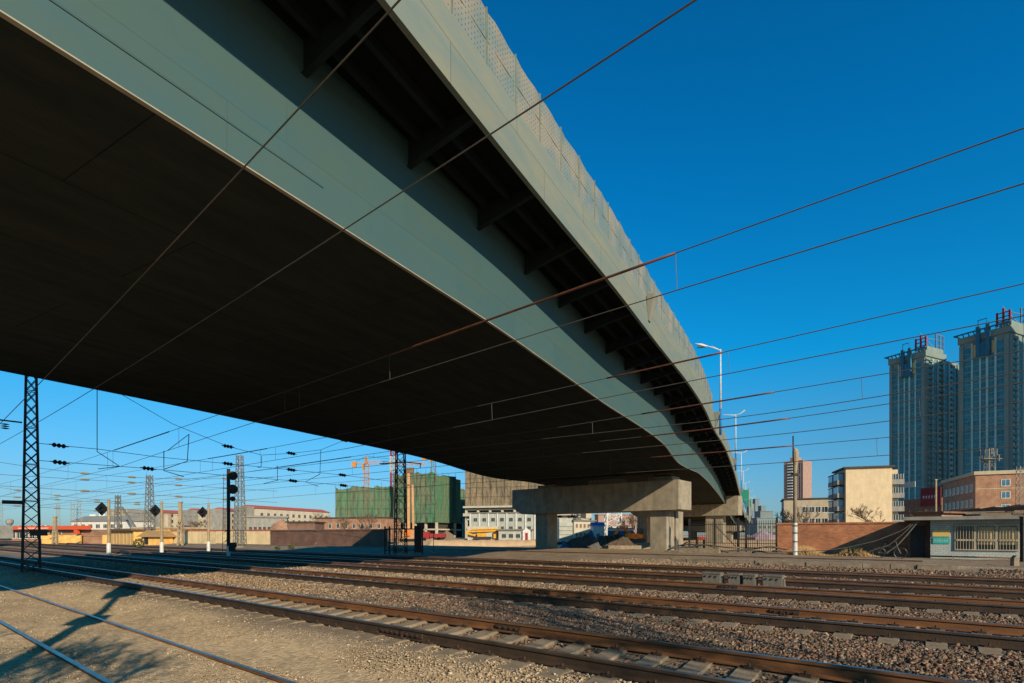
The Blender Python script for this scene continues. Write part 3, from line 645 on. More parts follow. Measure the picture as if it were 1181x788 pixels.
# street lamps on the bridge
def lamp(loc,zb,label,first):
    t=thing('street_lamp',label,'street lamp',(loc[0],loc[1],zb),0,'street lamps along the flyover')
    mb=MB().tube([(0,0,.1),(0,0,2.2)],.10,10); obj('base_sleeve',mb,M['blue'],t,local=True,smooth=True)
    mb=MB().tube([(0,0,2.2),(0,0,7.1)],[.085,.055],8); obj('pole',mb,M['galv_pale'],t,local=True,smooth=True)
    if first: heads=[(-.75,1.1,7.75,.0),(-1.25,-.2,7.3,.05)]
    else: heads=[(-1.9,.3,7.1,0)]
    if not first: obj('outer_arm',MB().tube([(0,0,7.0),(.5,-.2,7.15),(1.0,-.35,7.55)],[.05,.06,.09],6),M['galv_pale'],t,local=True)
    for hx,hy,hz,_ in heads:
        mb=MB().tube([(0,0,7.0),(hx*.55,hy*.55,7.0+(hz-7.0)*.7),(hx,hy,hz)],[.045,.04,.035],6); obj('arm',mb,M['galv_pale'],t,local=True,smooth=True)
        v=Vector((hx,hy,0)).normalized(); 
        a_=Vector((hx,hy,hz)); b_=a_+v*.95+Vector((0,0,.12))
        mb=MB().tube([a_-v*.1,a_+v*.1,a_+v*.4+Vector((0,0,.06)),b_],[.05,.09,.12,.05],8)
        obj('lamp_head',mb,M['galv_pale'] if first else M['blue'],t,local=True,smooth=True)
    return t
LZ=[(44.0,'tall white twin-headed street lamp nearest the camera on the flyover parapet'),(67,'second street lamp along the flyover, blue head over the road'),(93,'third street lamp along the flyover'),(118,'fourth street lamp along the flyover'),(144,'fifth street lamp along the flyover'),(169,'sixth street lamp along the flyover'),(194,'farthest tiny street lamp at the end of the flyover')]
xs=[831,848.5,855,857.5,860,864,867.5]; ytop=[403,478,522,543,557,567,573.5]
for i,(Zl,lb) in enumerate(LZ):
    X=(xs[i]-CX)/F*Zl; zt=zof(ytop[i],Zl); zb=zt-7.1
    lamp((X,Zl),zb,lb,i==0)
    if Zl<190: corbel(par((X,Zl)))
for i,(x,y,Zs,lb) in enumerate([(858,570,112,'larger green road sign hanging beside the flyover lamps'),(862,580,150,'smaller green road sign farther along the flyover')]):
    X,Y,z=at(x,Zs,zof(y,Zs)); t=thing('road_sign',lb,'road sign',(X,Y,z-4),0,'green road signs along the flyover')
    obj('board',MB().box(-1.0,1.0,-.05,.05,2.9,4.9),M['green'],t,local=True)
    obj('post',MB().box(1.0,1.15,-.07,.07,-2,5.2),M['galv'],t,local=True)

# ---------------------------------------------------------------- lattice masts, cross-spans and wires
def mast(x,y0,y1,Zm,w0,w1,label,mt,nseg,leg=.09,br=.04,z0=.1):
    X,Y,_=at(x,Zm); t=thing('lattice_mast',label,'lattice mast',(X,Y,z0),math.atan2(-X,Y) if x<100 else 0,'lattice masts holding the overhead wires')
    h=zof(y1,Zm)-z0
    obj('mast_frame',MB().lattice((0,0,0),h,w0,w1,nseg,leg,br),mt,t,local=True)
    obj('footing',MB().box(-w0*.7,w0*.7,-w0*.7,w0*.7,-.3,.12),M['kerb'],t,local=True)
    return t,h
m1,h1=mast(36,668,395,24.0,.60,.30,'tall black lattice mast nearest the camera at the left edge under the flyover',M['steel_black'],19,.095,.03)
obj('crossarm',MB().beam((-.3,0,zof(488.5,24)-.1),(-3.2,0,zof(487,24)-.1),.06),M['steel_black'],m1,local=True)
obj('crossarm',MB().beam((-.25,0,zof(580,24)-.1),(-.95,0,zof(580,24)-.1),.16,.16),M['steel_black'],m1,local=True)
obj('sign_box',MB().box(-.05,.55,-.5,-.3,zof(618,24)-.1,zof(611,24)-.1),M['black'],m1,local=True)
mb=MB()
for k in range(3): mb.lathe((-.85,0,zof(497,24)-.1-.0+k*.09),[(.05,-.03),(.16,0),(.05,.03)],10)
obj('insulator',mb,M['insul'],m1,local=True)
m2,h2=mast(462,638,470,41,.85,.5,'dark lattice mast beside the steel gate frame below the far edge of the flyover',M['steel_black'],15,.075,.035,.3)
obj('crossarm',MB().beam((-1.6,0,zof(535,41)-.3),(.3,0,zof(533,41)-.3),.07).beam((.3,0,zof(533,41)-.3),(1.6,0,zof(535,41)-.3),.07).beam((1.5,0,zof(535,41)-.3),(1.5,0,zof(540,41)-.3),.06),M['steel_black'],m2,local=True)
mast(276.5,631,525,66,1.1,.55,'weathered buff lattice mast behind the tall black signal',M['galv'],15,.08,.035,.3)
mast(172.5,622,548,86,1.2,.6,'grey lattice mast between the two leftmost diamond-backed signals in the yard',M['galv'],12,.09,.04,.3)
for x,y1,Zm,lb in [(136,571,110,'thin far lattice mast in front of the grey far block'),(84,580,125,'left one of two thin far lattice masts close together'),(80,577,128,'right one of two thin far lattice masts close together'),(67,581,135,'thin far lattice mast just right of the black mast'),(1,578,150,'thin far lattice mast at the very left edge')]:
    mast(x if x!=80 else 91,y1+40,y1,Zm,1.0,.6,lb,M['galv'],9,.11,.05,.3)

WG='overhead line wires above the tracks'
def wq(x,y,q):
    X,Z=colq(x,q); return Vector((X,Z,CAMZ+(HY-y)*Z/F))
def poly_q(pts,q,n=40):
    """smooth 3D wire through photo points on a line parallel to the tracks"""
    P_=[wq(x,y,q) for x,y in pts]; a=np.array([p.x*E[0]+p.y*E[1] for p in P_]); z=np.array([p.z for p in P_])
    c=np.polyfit(a,z,2 if len(pts)>2 else 1)
    return a,c
def wire_pair(q,label,top,bot,drops=(),sleeves=(),r=.012,aext=(-150,25)):
    t=thing('overhead_wire',label,'overhead wire',(0,0,0),TROT,WG)
    out=[]
    for nm,pts in (('messenger_wire',top),('contact_wire',bot)):
        if not pts: out.append(None); continue
        a,c=poly_q(pts,q); lo=min(a); hi=max(a)
        def zf(x,c=c,lo=lo,hi=hi):
            if x<lo: s=np.polyval(np.polyder(c),lo); zz=np.polyval(c,lo)+s*.35*(x-lo); return max(zz, np.polyval(c,lo)-.6)+.25*abs(math.sin((x-lo)/28))
            if x>hi: s=np.polyval(np.polyder(c),hi); return np.polyval(c,hi)+s*(x-hi)
            return np.polyval(c,x)
        A_=np.concatenate([np.linspace(aext[0],lo,30)[:-1],np.linspace(lo,hi,24),np.linspace(hi,aext[1],6)[1:]])
        obj(nm,MB().tube([(x,q,zf(x)) for x in A_],r,5),M['wire'],t,local=True)
        out.append(zf)
    for x in drops:
        a=aq(x,q)
        if out[1]: obj('dropper',MB().tube([(a,q,out[0](a)),(a+.03,q,out[1](a))],r*.55,4),M['wire'],t,local=True)
    for x0,x1 in sleeves:
        a0,a1=aq(x0,q),aq(x1,q); pts=[(a0+(a1-a0)*k/8,q,out[0](a0+(a1-a0)*k/8)) for k in range(9)]
        obj('sleeve',MB().tube(pts,.027 if q<14 else r*2.1,8),M['sleeve'],t,local=True,smooth=True)
    a=-18.0
    while a>-120:
        if out[1] and out[0]: obj('dropper',MB().tube([(a,q,out[0](a)),(a,q,out[1](a))],r*.55,4),M['wire'],t,local=True)
        a-=9.3
    return t
wire_pair(3.6,'single thick wire nearest the camera crossing the top left of the flyover',[(457,0),(300,178),(85,400),(0,489)],None,r=.011,aext=(-60,25))
wire_pair(5.35,'second wire from the camera, running steeply past the top centre of the sky',[(800,0),(600,132),(400,265),(177,405),(108,448.6),(0,512)],None,r=.011,aext=(-110,25))
wire_pair(9.9,'wire pair with a long copper coloured sleeve crossing the middle of the flyover',[(1181,147),(780,292),(450,410),(252,478),(42,548)],[(1181,211),(800,330),(640,378.5),(447,438),(298,486),(139,538)],(779,449,345,124),[(450,779),(132,195)],r=.011)
wire_pair(14.5,'wire pair below the copper sleeved one, meeting the first street lamp pole',[(1181,327),(860,401),(640,449.7),(435,492),(308,518),(240,529)],[(1181,366),(860,425),(692,459),(565,487),(400,517)],(839.5,567,300,245),[(700,835),(240,308)],r=.012)
wire_pair(20.8,'wire pair crossing the skyscrapers at mid height',[(1181,404),(1025,431),(893.5,452.6),(740,477),(640,494)],[(1181,428),(1040,453),(740,494)],(993.5,683,),[(740,893),(318,405)],r=.014)
wire_pair(25.8,'wire pair crossing the sky just above the top of the utility pole',[(1181,441),(1025,466),(911,482.3),(740,504)],[(1181,463),(1025,485.6),(839,507)],(1060,),[(740,911)],r=.016)
wire_pair(34,'lowest wire pair, passing behind the top of the utility pole',[(1181,490),(1025,504.7),(915,514),(740,528.5)],[(1181,514),(1025,525),(855.5,536.8)],(1011,),[(740,915)],r=.018)
# cross-span between the two dark masts
PS=32.0
def cs(x,y):
    t=(x-CX)/F; Z=PS/(.6195-.785*t); return Vector((t*Z,Z,CAMZ+(HY-y)*Z/F))
def span(label,pts,ins,r=.014):
    t=thing('span_wire',label,'span wire',tuple(cs(*pts[0])),0,'cross-span wires between the lattice masts')
    obj('wire',MB().tube([cs(*p) for p in pts],r,5),M['wire'],t)
    for (x,y) in ins:
        c=cs(x,y); d=Vector((N[0],N[1],-.06)).normalized(); mb=MB()
        for k in range(3):
            q_=c+d*(k-1)*.17
            mb.tube([q_-d*.08,q_-d*.03,q_+d*.03,q_+d*.08],[.05,.105,.105,.05],8)
        mb.tube([c-d*.36,c+d*.36],.025,6); obj('insulator',mb,M['insul'],t)
    return t
span('sagging head-span wire hanging deepest at the middle between the two dark masts',[(37,398),(140,455),(199,489),(263,515),(302,525),(336,523),(370,519),(397,508),(456,482)],[(263,515),(336,523),(397,508)])
span('upper cross wire leaving the black mast just above its middle',[(41,511),(69,514),(112,518),(180,527),(263,535),(336,542),(395,548),(457,556)],[(68,514),(263,535),(336,542),(395,548)])
span('lower cross wire leaving the black mast below the upper one',[(41,531),(69,533),(138,538),(171,540.5),(251,547.6),(338,554.7),(396,560),(457,566)],[(69,533.5),(171,540.5),(338,554.7),(396,560)])
t=thing('registration_rods','thin hanging rods and steady arms that hold the wires under the cross-span','steady arms',tuple(cs(189,520)))
for pts in [[(112,444),(112,521)],[(218,501),(216,532),(190,541)],[(218,501),(193,520)],[(189,520),(189,543),(212,550)],[(302,526),(301,539)],[(301,539),(297,539)],[(320,537),(320,555)],[(320,554),(304,558)],[(370,519),(369,547)],[(369,547),(352,556),(367,561)],[(112,521),(138,538)],[(138,538),(113,541)]]:
    obj('rod',MB().tube([cs(*p) for p in pts],.018 if len(pts)<3 else .022,5),M['wire'],t)
# farther cross-spans: pale insulators
for p_,lb in ((70,'far cross-span wires with small buff insulators beyond the signals'),(104,'farthest cross-span wires with tiny insulators near the left edge')):
    PS=float(p_)
    t=thing('span_wire',lb,'span wire',tuple(cs(150,575)),0,'cross-span wires between the lattice masts')
    for dy in (0,1,2):
        y0=(527,545,558)[dy] if p_==70 else (556,570,580)[dy]
        xs_=[-40,100,200,330] if p_==70 else [-40,60,130,250]
        pts=[(x,y0+(x+40)*.06+(12 if dy==0 else 0)*math.sin(max(0,(x+40))/370*3.1)) for x in range(-40,xs_[-1],30)]
        pts=[(x,min(y,606)) for x,y in pts]
        obj('wire',MB().tube([cs(*p) for p in pts],.02,4),M['wire'],t)
        for x in (range(98,300,54) if p_==70 else range(20,200,46)):
            y=np.interp(x,[p[0] for p in pts],[p[1] for p in pts]); c=cs(x,y); d=Vector((N[0],N[1],0))
            obj('insulator',MB().tube([c-d*.42,c-d*.25,c+d*.25,c+d*.42],[.05,.11,.11,.05],7),M['insul_pale'],t)

# ---------------------------------------------------------------- signals
def disc(c,r,m,parent,name='signal_head',rzv=(.47,-.88),shade=True):
    d=Vector((rzv[0],rzv[1],0)).normalized(); c=Vector(c)
    mb=MB().tube([c-d*.0,c+d*.03],r,20); 
    mb.tube([c+d*.03,c+d*.22],[r*.45,r*.42],14)
    return obj(name,mb,m,parent,local=True)
X,Z=colq(263.5,17.9); sg=thing('railway_signal','tall dark three-disc railway signal with a ladder beside the lattice mast','railway signal',(X,Z,.2),0)
zz=lambda y: zof(y,Z)-.2
obj('pole',MB().tube([(0,0,0),(0,0,zz(541))],.12,10),M['steel_black'],sg,local=True,smooth=True)
obj('base_paint',MB().tube([(0,0,0),(0,0,.85)],.13,10),M['galv_pale'],sg,local=True)
for y,r in ((549,.36),(564.5,.38),(575.5,.2)): disc((.36,-.1,zz(y)),r*.92,M['black'],sg)
obj('head_bracket',MB().box(.05,.3,.0,.06,zz(565),zz(563.5)).box(.05,.3,.0,.06,zz(550),zz(548.5)).box(.05,.3,.0,.06,zz(576),zz(575)),M['black'],sg,local=True)
mb=MB(); 
for s in (-.5,-.15): mb.tube([(s-.0,.1,0),(s+.1 if s<-.3 else s,.1,zz(546))],.018,5)
z_=.2
while z_<zz(548): mb.beam((-.5+.1*z_/4.5,.1,z_),(-.15,.1,z_),.015); z_+=.3
obj('ladder',mb,M['galv'],sg,local=True)
for y,s in ((628,.22),(633,.18)): obj('relay_box',MB().box(.08,.08+s*2,-.12,.16,zz(y)-s,zz(y)+s*.6),M['black'],sg,local=True)
for i,(x,q,yt,lb) in enumerate([(125.5,13.5,576,'leftmost diamond-backed signal on a buff post with white painted foot'),(186.5,17.8,578,'middle diamond-backed signal on a buff post with white painted foot'),(240.5,21.9,580,'diamond-backed signal post nearest the tall black signal, white painted foot')]):
    X,Z=colq(x,q); t=thing('dwarf_signal',lb,'signal',(X,Z,.2),0,'diamond-backed signals in the yard'); k=Z/F
    zt=zof(yt,Z)-.2
    obj('post',MB().tube([(0,0,.9),(0,0,zt)],[.13,.09],8),M['tan_mast'],t,local=True)
    obj('painted_foot',MB().tube([(0,0,0),(0,0,1.0)],.15,8),M['white'],t,local=True)
    c=(-.52,-.05,zof(yt+11,Z)-.2); r=.55
    mb=MB().add([(c[0]-r,c[1],c[2]),(c[0],c[1],c[2]-r),(c[0]+r,c[1],c[2]),(c[0],c[1],c[2]+r),(c[0]-r*.9,c[1]+.1,c[2]),(c[0],c[1]+.1,c[2]-r*.9),(c[0]+r*.9,c[1]+.1,c[2]),(c[0],c[1]+.1,c[2]+r*.9)],[(0,1,2,3),(7,6,5,4),(0,4,5,1),(1,5,6,2),(2,6,7,3),(3,7,4,0)])
    obj('back_board',mb,M['black'],t,local=True,fix=True)
    mb=MB(); 
    for dz in (-.18,.18): mb.tube([(c[0],c[1]-.02,c[2]+dz),(c[0],c[1]-.28,c[2]+dz-.04)],[.1,.12],10)
    obj('lamp_hood',mb,M['black'],t,local=True)
# concrete H posts in the yard
for x,yt,Zm,lb in [(208,580,74,'ladder-like concrete post in front of the yellow wall'),(63.5,597,80,'short ladder-like concrete post in front of the red fascia'),(196,594,92,'thin concrete post left of the ladder-like one'),(283,585,88,'thin buff post right of the tall signal')]:
    X,Y,_=at(x,Zm); h=zof(yt,Zm)-.3; t=thing('concrete_post',lb,'post',(X,Y,.3)); mb=MB()
    if 'ladder' in lb:
        for s in (-.32,.32): mb.beam((s,0,0),(s*.6,0,h*.55),.22,.3)
        k=.4
        while k<h*.55: mb.box(-.3,.3,-.1,.1,k,k+.2); k+=.75
        mb.beam((0,0,h*.52),(0,0,h),.42,.3)
    else: mb.beam((0,0,0),(0,0,h),.25,.25)
    obj('shaft',mb,M['tan_mast'],t,local=True)
    obj('cap',MB().box(-.28,.28,-.2,.2,h,h+.15),M['tan_mast'],t,local=True)

# ---------------------------------------------------------------- buildings
def win_mesh(w,h,glass,frame,bars=1,depth=.08):
    mb=MB().box(-w/2,w/2,-.012,.02,0,h,0)
    f=min(.12,w*.07)
    for s in (-1,1): mb.box(s*w/2-f/2,s*w/2+f/2,-depth,.0,0,h,1)
    mb.box(-w/2,w/2,-depth-.003,0,-f,f*.2,1); mb.box(-w/2,w/2,-depth-.003,0,h-f*.2,h+f*.6,1)
    for k in range(bars): 
        x=-w/2+w*(k+1)/(bars+1); mb.box(x-f*.3,x+f*.3,-depth*.7,0,0,h,1)
    return mesh_of('window',mb,[glass,frame])
def segb(name,label,cat,x1,Z1,x2,Z2,ztop,d,wall,zb=.2,roof=None,group=None,roofh=.5,over=.3,gable=None):
    p=Vector(at(x1,Z1)); q_=Vector(at(x2,Z2)); dd=q_-p; w=dd.length; rz=math.atan2(dd.y,dd.x)
    t=thing(name,label,cat,(p.x,p.y,0),rz,group)
    obj('wall',MB().box(0,w,0,d,zb,ztop),wall,t,local=True)
    if gable:
        mb=MB().prism([(-over,ztop-.1),(d+over,ztop-.1),(d/2,ztop+gable)],'x',-over,w+over); obj('roof',mb,roof,t,local=True,fix=True)
    elif roof: obj('roof',MB().box(-over,w+over,-over,d+over,ztop+.002,ztop+roofh),roof,t,local=True)
    return t,w
def wins(t,face,w,d,cols,rows,z0,dz,me,margin=1.0,skip=0.0,x0=None,x1=None):
    L_=w if face=='front' else d
    a=margin if x0 is None else x0; b=L_-margin if x1 is None else x1
    for r in range(rows):
        for c in range(cols):
            if random.random()<skip: continue
            u=a+(b-a)*(c+.5)/cols; z=z0+r*dz
            if face=='front': inst('window',me,t,(u,0,z))
            elif face=='left': inst('window',me,t,(0,d-u,z),-math.pi/2)
            elif face=='right': inst('window',me,t,(w,u,z),math.pi/2)
FR=M['white']
# skyscrapers
def tower(label,px,Z0,dirA,LA,LB,H,idx):
    """corner at px; face A runs back-left from the corner, face B runs back-right"""
    X,Y,_=at(px,Z0); rz=math.atan2(dirA[1],dirA[0])
    # local: x along face A from its far-left end to the corner, y away from face A (to the right/back)
    ox,oy=X-dirA[0]*LA,Y-dirA[1]*LA
    t=thing('apartment_tower',label,'apartment tower',(ox,oy,0),rz,'twin apartment towers on the right')
    obj('wall',MB().box(0,LA,0,LB,.2,H-3),M['tower'],t,local=True)
    def strips(face,L_,spec):
        for (u0,u1,kind) in spec:
            u0*=L_; u1*=L_; mb=MB(); z=6.0
            def bx(a,b,dp0,dp1,z0,z1,mi):
                if face=='A': mb.box(a,b,dp0,dp1,z0,z1,mi)
                else: mb.box(LA-dp1,LA-dp0,a,b,z0,z1,mi)
            if kind=='g':
                bx(u0,u1,-.15,0,6,H-6,0)
                while z<H-6:
                    bx(u0,u1,-.24,-.152,z,z+.55,1); 
                    m=(u0+u1)/2; bx(m-.07,m+.07,-.26,-.153,z+.75,z+3.0,1); z+=3.0
                obj('glazing_bay',mb,[M['tower_glass'],M['tower_teal']],t,local=True)
            elif kind=='b':                      # recessed balconies with slabs
                bx(u0,u1,-.1,0,6,H-5,0)
                while z<H-5: bx(u0,u1,-1.1,-.102,z,z+.9,1); z+=3.0
                obj('balcony_bay',mb,[M['tower_glass'],M['tower']],t,local=True)
            else:
                bx(u0,u1,-.55,0,.2,H-4,0); obj('pilaster',mb,[M['tower_lite'] if kind=='l' else M['tower']],t,local=True)
    strips('A',LA,[(.0,.09,'p'),(.10,.24,'g'),(.25,.29,'l'),(.30,.41,'g'),(.42,.455,'l'),(.46,.55,'g'),(.555,.60,'l'),(.61,.72,'g'),(.725,.765,'l'),(.77,.90,'g'),(.91,1.0,'p')])
    strips('B',LB,[(.0,.07,'p'),(.08,.17,'b'),(.18,.22,'l'),(.23,.33,'g'),(.34,.38,'l'),(.40,.50,'b'),(.51,.55,'l'),(.57,.67,'g'),(.68,.72,'l'),(.74,.84,'b'),(.86,.94,'g'),(.95,1.0,'p')])
    obj('parapet_storey',MB().box(-.6,LA+.6,-.6,LB*.6,H-3.002,H).box(LA-4,LA+.6,.5,LB*.5,H,H+2.2),M['tower'],t,local=True)
    mb=MB()      # blue steel crown: ring on brackets and a big box frame on face A
    for zc in (H+1.0,): mb.box(-1.6,LA+1.2,-2.4,-1.5,zc,zc+.5); mb.box(-1.6,-.8,-2.4,8,zc,zc+.5)
    k=0.0
    while k<LA+1: mb.beam((k,-2.0,H+1.0),(k,.2,H-1.2),.35); k+=LA/9
    mb.box(LA*.38,LA*.46,-2.0,-.7,H-12,H+3); mb.box(LA*.58,LA*.66,-2.0,-.7,H-12,H+3); mb.box(LA*.46,LA*.58,-1.6,-.7,H-12,H-5)
    mb.box(LA*.40,LA*.41,-1,-.7,H+3,H+6); mb.box(LA*.58,LA*.59,-1,-.7,H+3,H+6); mb.box(LA*.40,LA*.59,-1,-.7,H+6,H+6.3)
    obj('crown_frame',mb,M['tower_blue'],t,local=True)
    obj('yellow_panel',MB().box(LA*.30,LA*.37,-.45,-.31,H-11,H-5),M['signyellow'],t,local=True); obj('yellow_panel',MB().box(LA*.67,LA*.74,-.45,-.31,H-11,H-5),M['signyellow'],t,local=True)
    mb=MB()
    def sy(a,b,z0,z1): mb.box(a,b,.9,1.3,z0,z1)
    bx0=LA-5; 
    for a in (bx0,bx0+2.4,bx0+4.8): mb.beam((a,1,H+1),(a,1,H+(9 if a==bx0+2.4 else 7.6)),.7)
    for z in (H+3,H+5,H+7): mb.beam((bx0,1,z),(bx0+4.8,1,z),.4)
    obj('roof_sign_frame',mb,M['redpaint'],t,local=True)
    mb=MB()
    for a in (2.0,5.5,9): mb.beam((LA+.0,LB*.25+a,H+2),(LA,LB*.25+a,H+10),.4)
    for z in (H+4,H+7,H+9.8): mb.beam((LA,LB*.25+2,z),(LA,LB*.25+9,z),.3)
    mb.beam((bx0+2,1,H+10),(LA,LB*.25+3,H+1),.25); mb.beam((bx0+4,1,H+7),(LA,LB*.25+3,H+7),.25)
    obj('roof_lattice',mb,M['galv'],t,local=True)
    return t
dA=Vector((7.4,-16)).normalized()
tower('left apartment tower of the pair, seen against open sky with red roof frames',1067,284,dA,17.6,31,99,0)
tower('right apartment tower of the pair, taller in view and cut by the frame edge',1164,250,dA,19.6,34,99,1)
# high blocks behind the camera side, out of frame, whose shade falls on the pair
for i,(X,Y,w,h) in enumerate([(272,162,52,136),(290,202,40,134)]):
    t=thing('apartment_tower',['broad high apartment block standing out of view to the right of the towers','narrow high apartment block standing out of view to the right of the towers'][i],'apartment tower',(X,Y,0),R(-24))
    if i==0: obj('wall',MB().box(-w/2,w/2,-9,9,0,h),M['tower'],t,local=True)
    else: obj('wall',MB().box(-w/2,w/2,-8,8,0,h),M['tower'],t,local=True)
    mb=MB()
    for z in range(6,h-4,3): mb.box(-w/2+2,w/2-2,-9.3,-9.02,z,z+1.6)
    obj('glazing_bay',mb,M['tower_glass'],t,local=True)
# pinkish high-rise far behind the pole
t,w=segb('apartment_tower','slim pinkish high-rise with white balconies far behind the utility pole','apartment tower',904,575,926,560,zof(532,570),22,M['pink_far'],group=None)
H=zof(532,570)
obj('roof',MB().box(5,13,3,12,H,H+4),M['pink_far'],t,local=True)
mb=MB(); 
for z in np.arange(4,H-2,3.0): mb.box(4.2,9.2,-1.4,0,z,z+1.1,0)
mb.box(4.0,9.4,-.3,-.01,3,H-1,1); obj('balcony_stack',mb,[M['white'],M['glass']],t,local=True)
mb=MB(); 
for z in np.arange(4,H-2,3.0): mb.box(-.8,0,3,9,z,z+1.2,0)
mb.box(-.3,-.01,2,10,3,H-1,1); obj('balcony_stack',mb,[M['white'],M['glass']],t,local=True)
mb=MB()
for u in (12,15.5,18):
    mb.box(u,u+1.2,-.05,-.0,3,H-3)
obj('glazing_bay',mb,M['glass'],t,local=True)
# cream gable apartments
WB=win_mesh(1.5,1.5,M['glass_blue'],FR,1); WD=win_mesh(1.6,1.4,M['glass'],FR,1); WS=win_mesh(1.2,1.3,M['glass'],M['grey_wall'],1)
zt=zof(540,110)
t,w=segb('apartment_block','five-storey cream apartment block with blank gable wall above the brick wall','apartment block',975.5,111,1029,108.5,zt,9,M['beige'],roof=M['dark_roof'],roofh=.35,over=.4)
for r in range(5):
    z=1.2+r*2.75
    for c in range(2):
        mb=MB().box(-1.3,-.02,1.0+c*4.2,4.4+c*4.2,z,z+1.0,0).box(-1.25,-.03,1.1+c*4.2,4.3+c*4.2,z+1.0,z+2.3,1).box(-1.35,-.02,.95+c*4.2,4.45+c*4.2,z+2.3,z+2.45,2)
        obj('balcony',mb,[M['grey_wall'],M['glass_blue'],M['dark_roof']],t,local=True)
obj('wing',MB().box(w+.002,w+1.6,2,9,.2,zt-.3),M['beige'],t,local=True)
for r in range(5):
    z=1.0+r*2.75; mb=MB().box(w+.3,w+2.4,.9,1.98,z,z+1.0,0).box(w+.35,w+2.3,.95,1.97,z+1,z+2.1,1); 
    for k in range(5): mb.box(w+.4+k*.45,w+.46+k*.45,.86,.92,z+1,z+2.1,2)
    obj('balcony',mb,[M['grey_wall'],M['glass'],M['galv_pale']],t,local=True)
t,w=segb('apartment_block','lower buff apartment block half hidden behind the cream gable block','apartment block',904,137,956,133,zof(576,135),10,M['beige2'],roof=M['dark_roof'],roofh=.3)
wins(t,'front',w,10,4,3,1.5,2.9,WD,x0=.42*w,x1=w-.3); wins(t,'left',w,10,3,3,1.5,2.9,WS)
# brick office with blue windows
t,w=segb('brick_building','orange brick building with two blue-framed windows beside the towers','building',1125,108,1282,99.9,zof(548,108),20,M['brick_far'],roof=M['beige2'],roofh=.7)
for z in (3.6,6.4,9.0,11.4): inst('window',WB,t,(4.7,0,z),0,(.9,1,.85))
obj('string_course',MB().box(0,w,-.06,0,10.85,11.0).box(0,w,-.06,0,5.7,5.9),M['beige2'],t,local=True)
wins(t,'left',w,20,7,4,1.3,3.1,WD)
# signs and shops at the tower foot
t,w=segb('shop_building','low shop block with a pale blue banner and dark red billboard under the towers','shop',1036,190,1086,175,zof(575,180),10,M['brick_dark'])
obj('banner',MB().box(1,6.5,-.3,-.05,zof(562,185),zof(557,185)+.4),M['prefab'],t,local=True)
obj('billboard',MB().box(8.5,w,-.4,-.1,zof(584,180),zof(563,180)),M['maroon'],t,local=True)
mb=MB()
for k in range(5): 
    u=9.3+k*.95; z=zof(574,180)
    mb.box(u,u+.6,-.44,-.41,z,z+.12).box(u+.25,u+.37,-.44,-.41,z-.5,z+.6).box(u,u+.6,-.44,-.41,z+.35,z+.45)
obj('lettering',mb,M['white'],t,local=True)
obj('green_sign',MB().box(-2.6,-1.9,-.4,-.1,zof(586,190),zof(573,190)),M['teal'],t,local=True)

# signal house on the right
q0h=40.7; aL=aq(1073,q0h); aRr=aq(1178,q0h); X,Y,_=tw(aL,q0h)
t=thing('signal_house','small pale blue tiled trackside house with barred windows and flat concrete roof','house',(X,Y,0),TROT); L_=aRr-aL; zr=2.72
obj('wall',MB().box(0,L_,0,4,.3,zr),M['tilewall'],t,local=True)
obj('roof',MB().box(-1.3,L_+5,-.75,4.6,zr+.002,zr+.2),M['grey_wall'],t,local=True)
w0=(aq(1101,q0h)-aL); w1=(aq(1175.5,q0h)-aL); n=3
for k in range(n):
    a=w0+(w1-w0)*k/n; b=w0+(w1-w0)*(k+1)/n
    mb=MB().box(a,b,-.012,-.002,1.0,2.4); fr=obj('window',mb,M['glass'],t,local=True)
    mb=MB().box(a,a+.07,-.08,-.003,1.0,2.4).box(b-.07,b,-.08,-.003,1.0,2.4).box(a,b,-.083,-.003,.96,1.04).box(a,b,-.083,-.003,2.36,2.44)
    obj('frame',mb,M['beige2'],fr,local=True)
    mb=MB(); kk=a+.12
    while kk<b-.1: mb.box(kk,kk+.022,-.12,-.09,1.04,2.36); kk+=.13
    mb.box(a+.07,b-.07,-.11,-.085,1.5,1.6); obj('security_bars',mb,M['beige2'],fr,local=True)
    if k: obj('curtain',MB().box(a+.1,b-.1,-.016,-.013,1.3,2.3),M['ochre_wall'],fr,local=True)
s0=aq(1075.5,q0h)-aL; s1=aq(1095.5,q0h)-aL
obj('yellow_board',MB().box(s0,s1,-.05,-.003,zof(619,32),zof(611,32)),M['signyellow'],t,local=True)
tb_=obj('teal_board',MB().box(s0+.02,s0+.8,-.05,-.003,zof(627,32),zof(620,32)),M['teal'],t,local=True)
mb=MB()
for k in range(6):
    u=s0+.09+k*.11; z=zof(624,32); mb.box(u,u+.07,-.054,-.051,z,z+.015).box(u+.03,u+.045,-.054,-.051,z-.04,z+.06).box(u,u+.07,-.054,-.051,z+.035,z+.045)
obj('lettering',mb,M['white'],tb_,local=True)
obj('door_recess',MB().box(-1.1,-.003,.6,3.8,.35,zr-.02),M['brick_dark'],t,local=True)
obj('door',MB().box(-.95,-.25,.54,.597,.4,2.4),M['steel_black'],t,local=True)
# debris on the roof
for i in range(9):
    a=random.uniform(0,L_+2); y=random.uniform(-.3,2); X,Y,_=tw(aL+a,q0h+y)
    ti=thing('roof_board',['weathered board lying flat on the left end of the small house roof','short weathered board on the roof of the small house','long weathered board on the roof of the small house'][i%3],'board',(X,Y,zr+.2+.07*(i%3)),TROT+random.uniform(-.2,.2),'boards and sheets littering the house roof')
    ln=random.uniform(.8,2.2); obj('plank',MB().box(-ln/2,ln/2,-.2,.2,.0,.06).box(-ln/2,ln/2,-.05,.05,.06,.16),[M['timber'],M['rust_roof'],M['kerb']][i%3],ti,local=True)
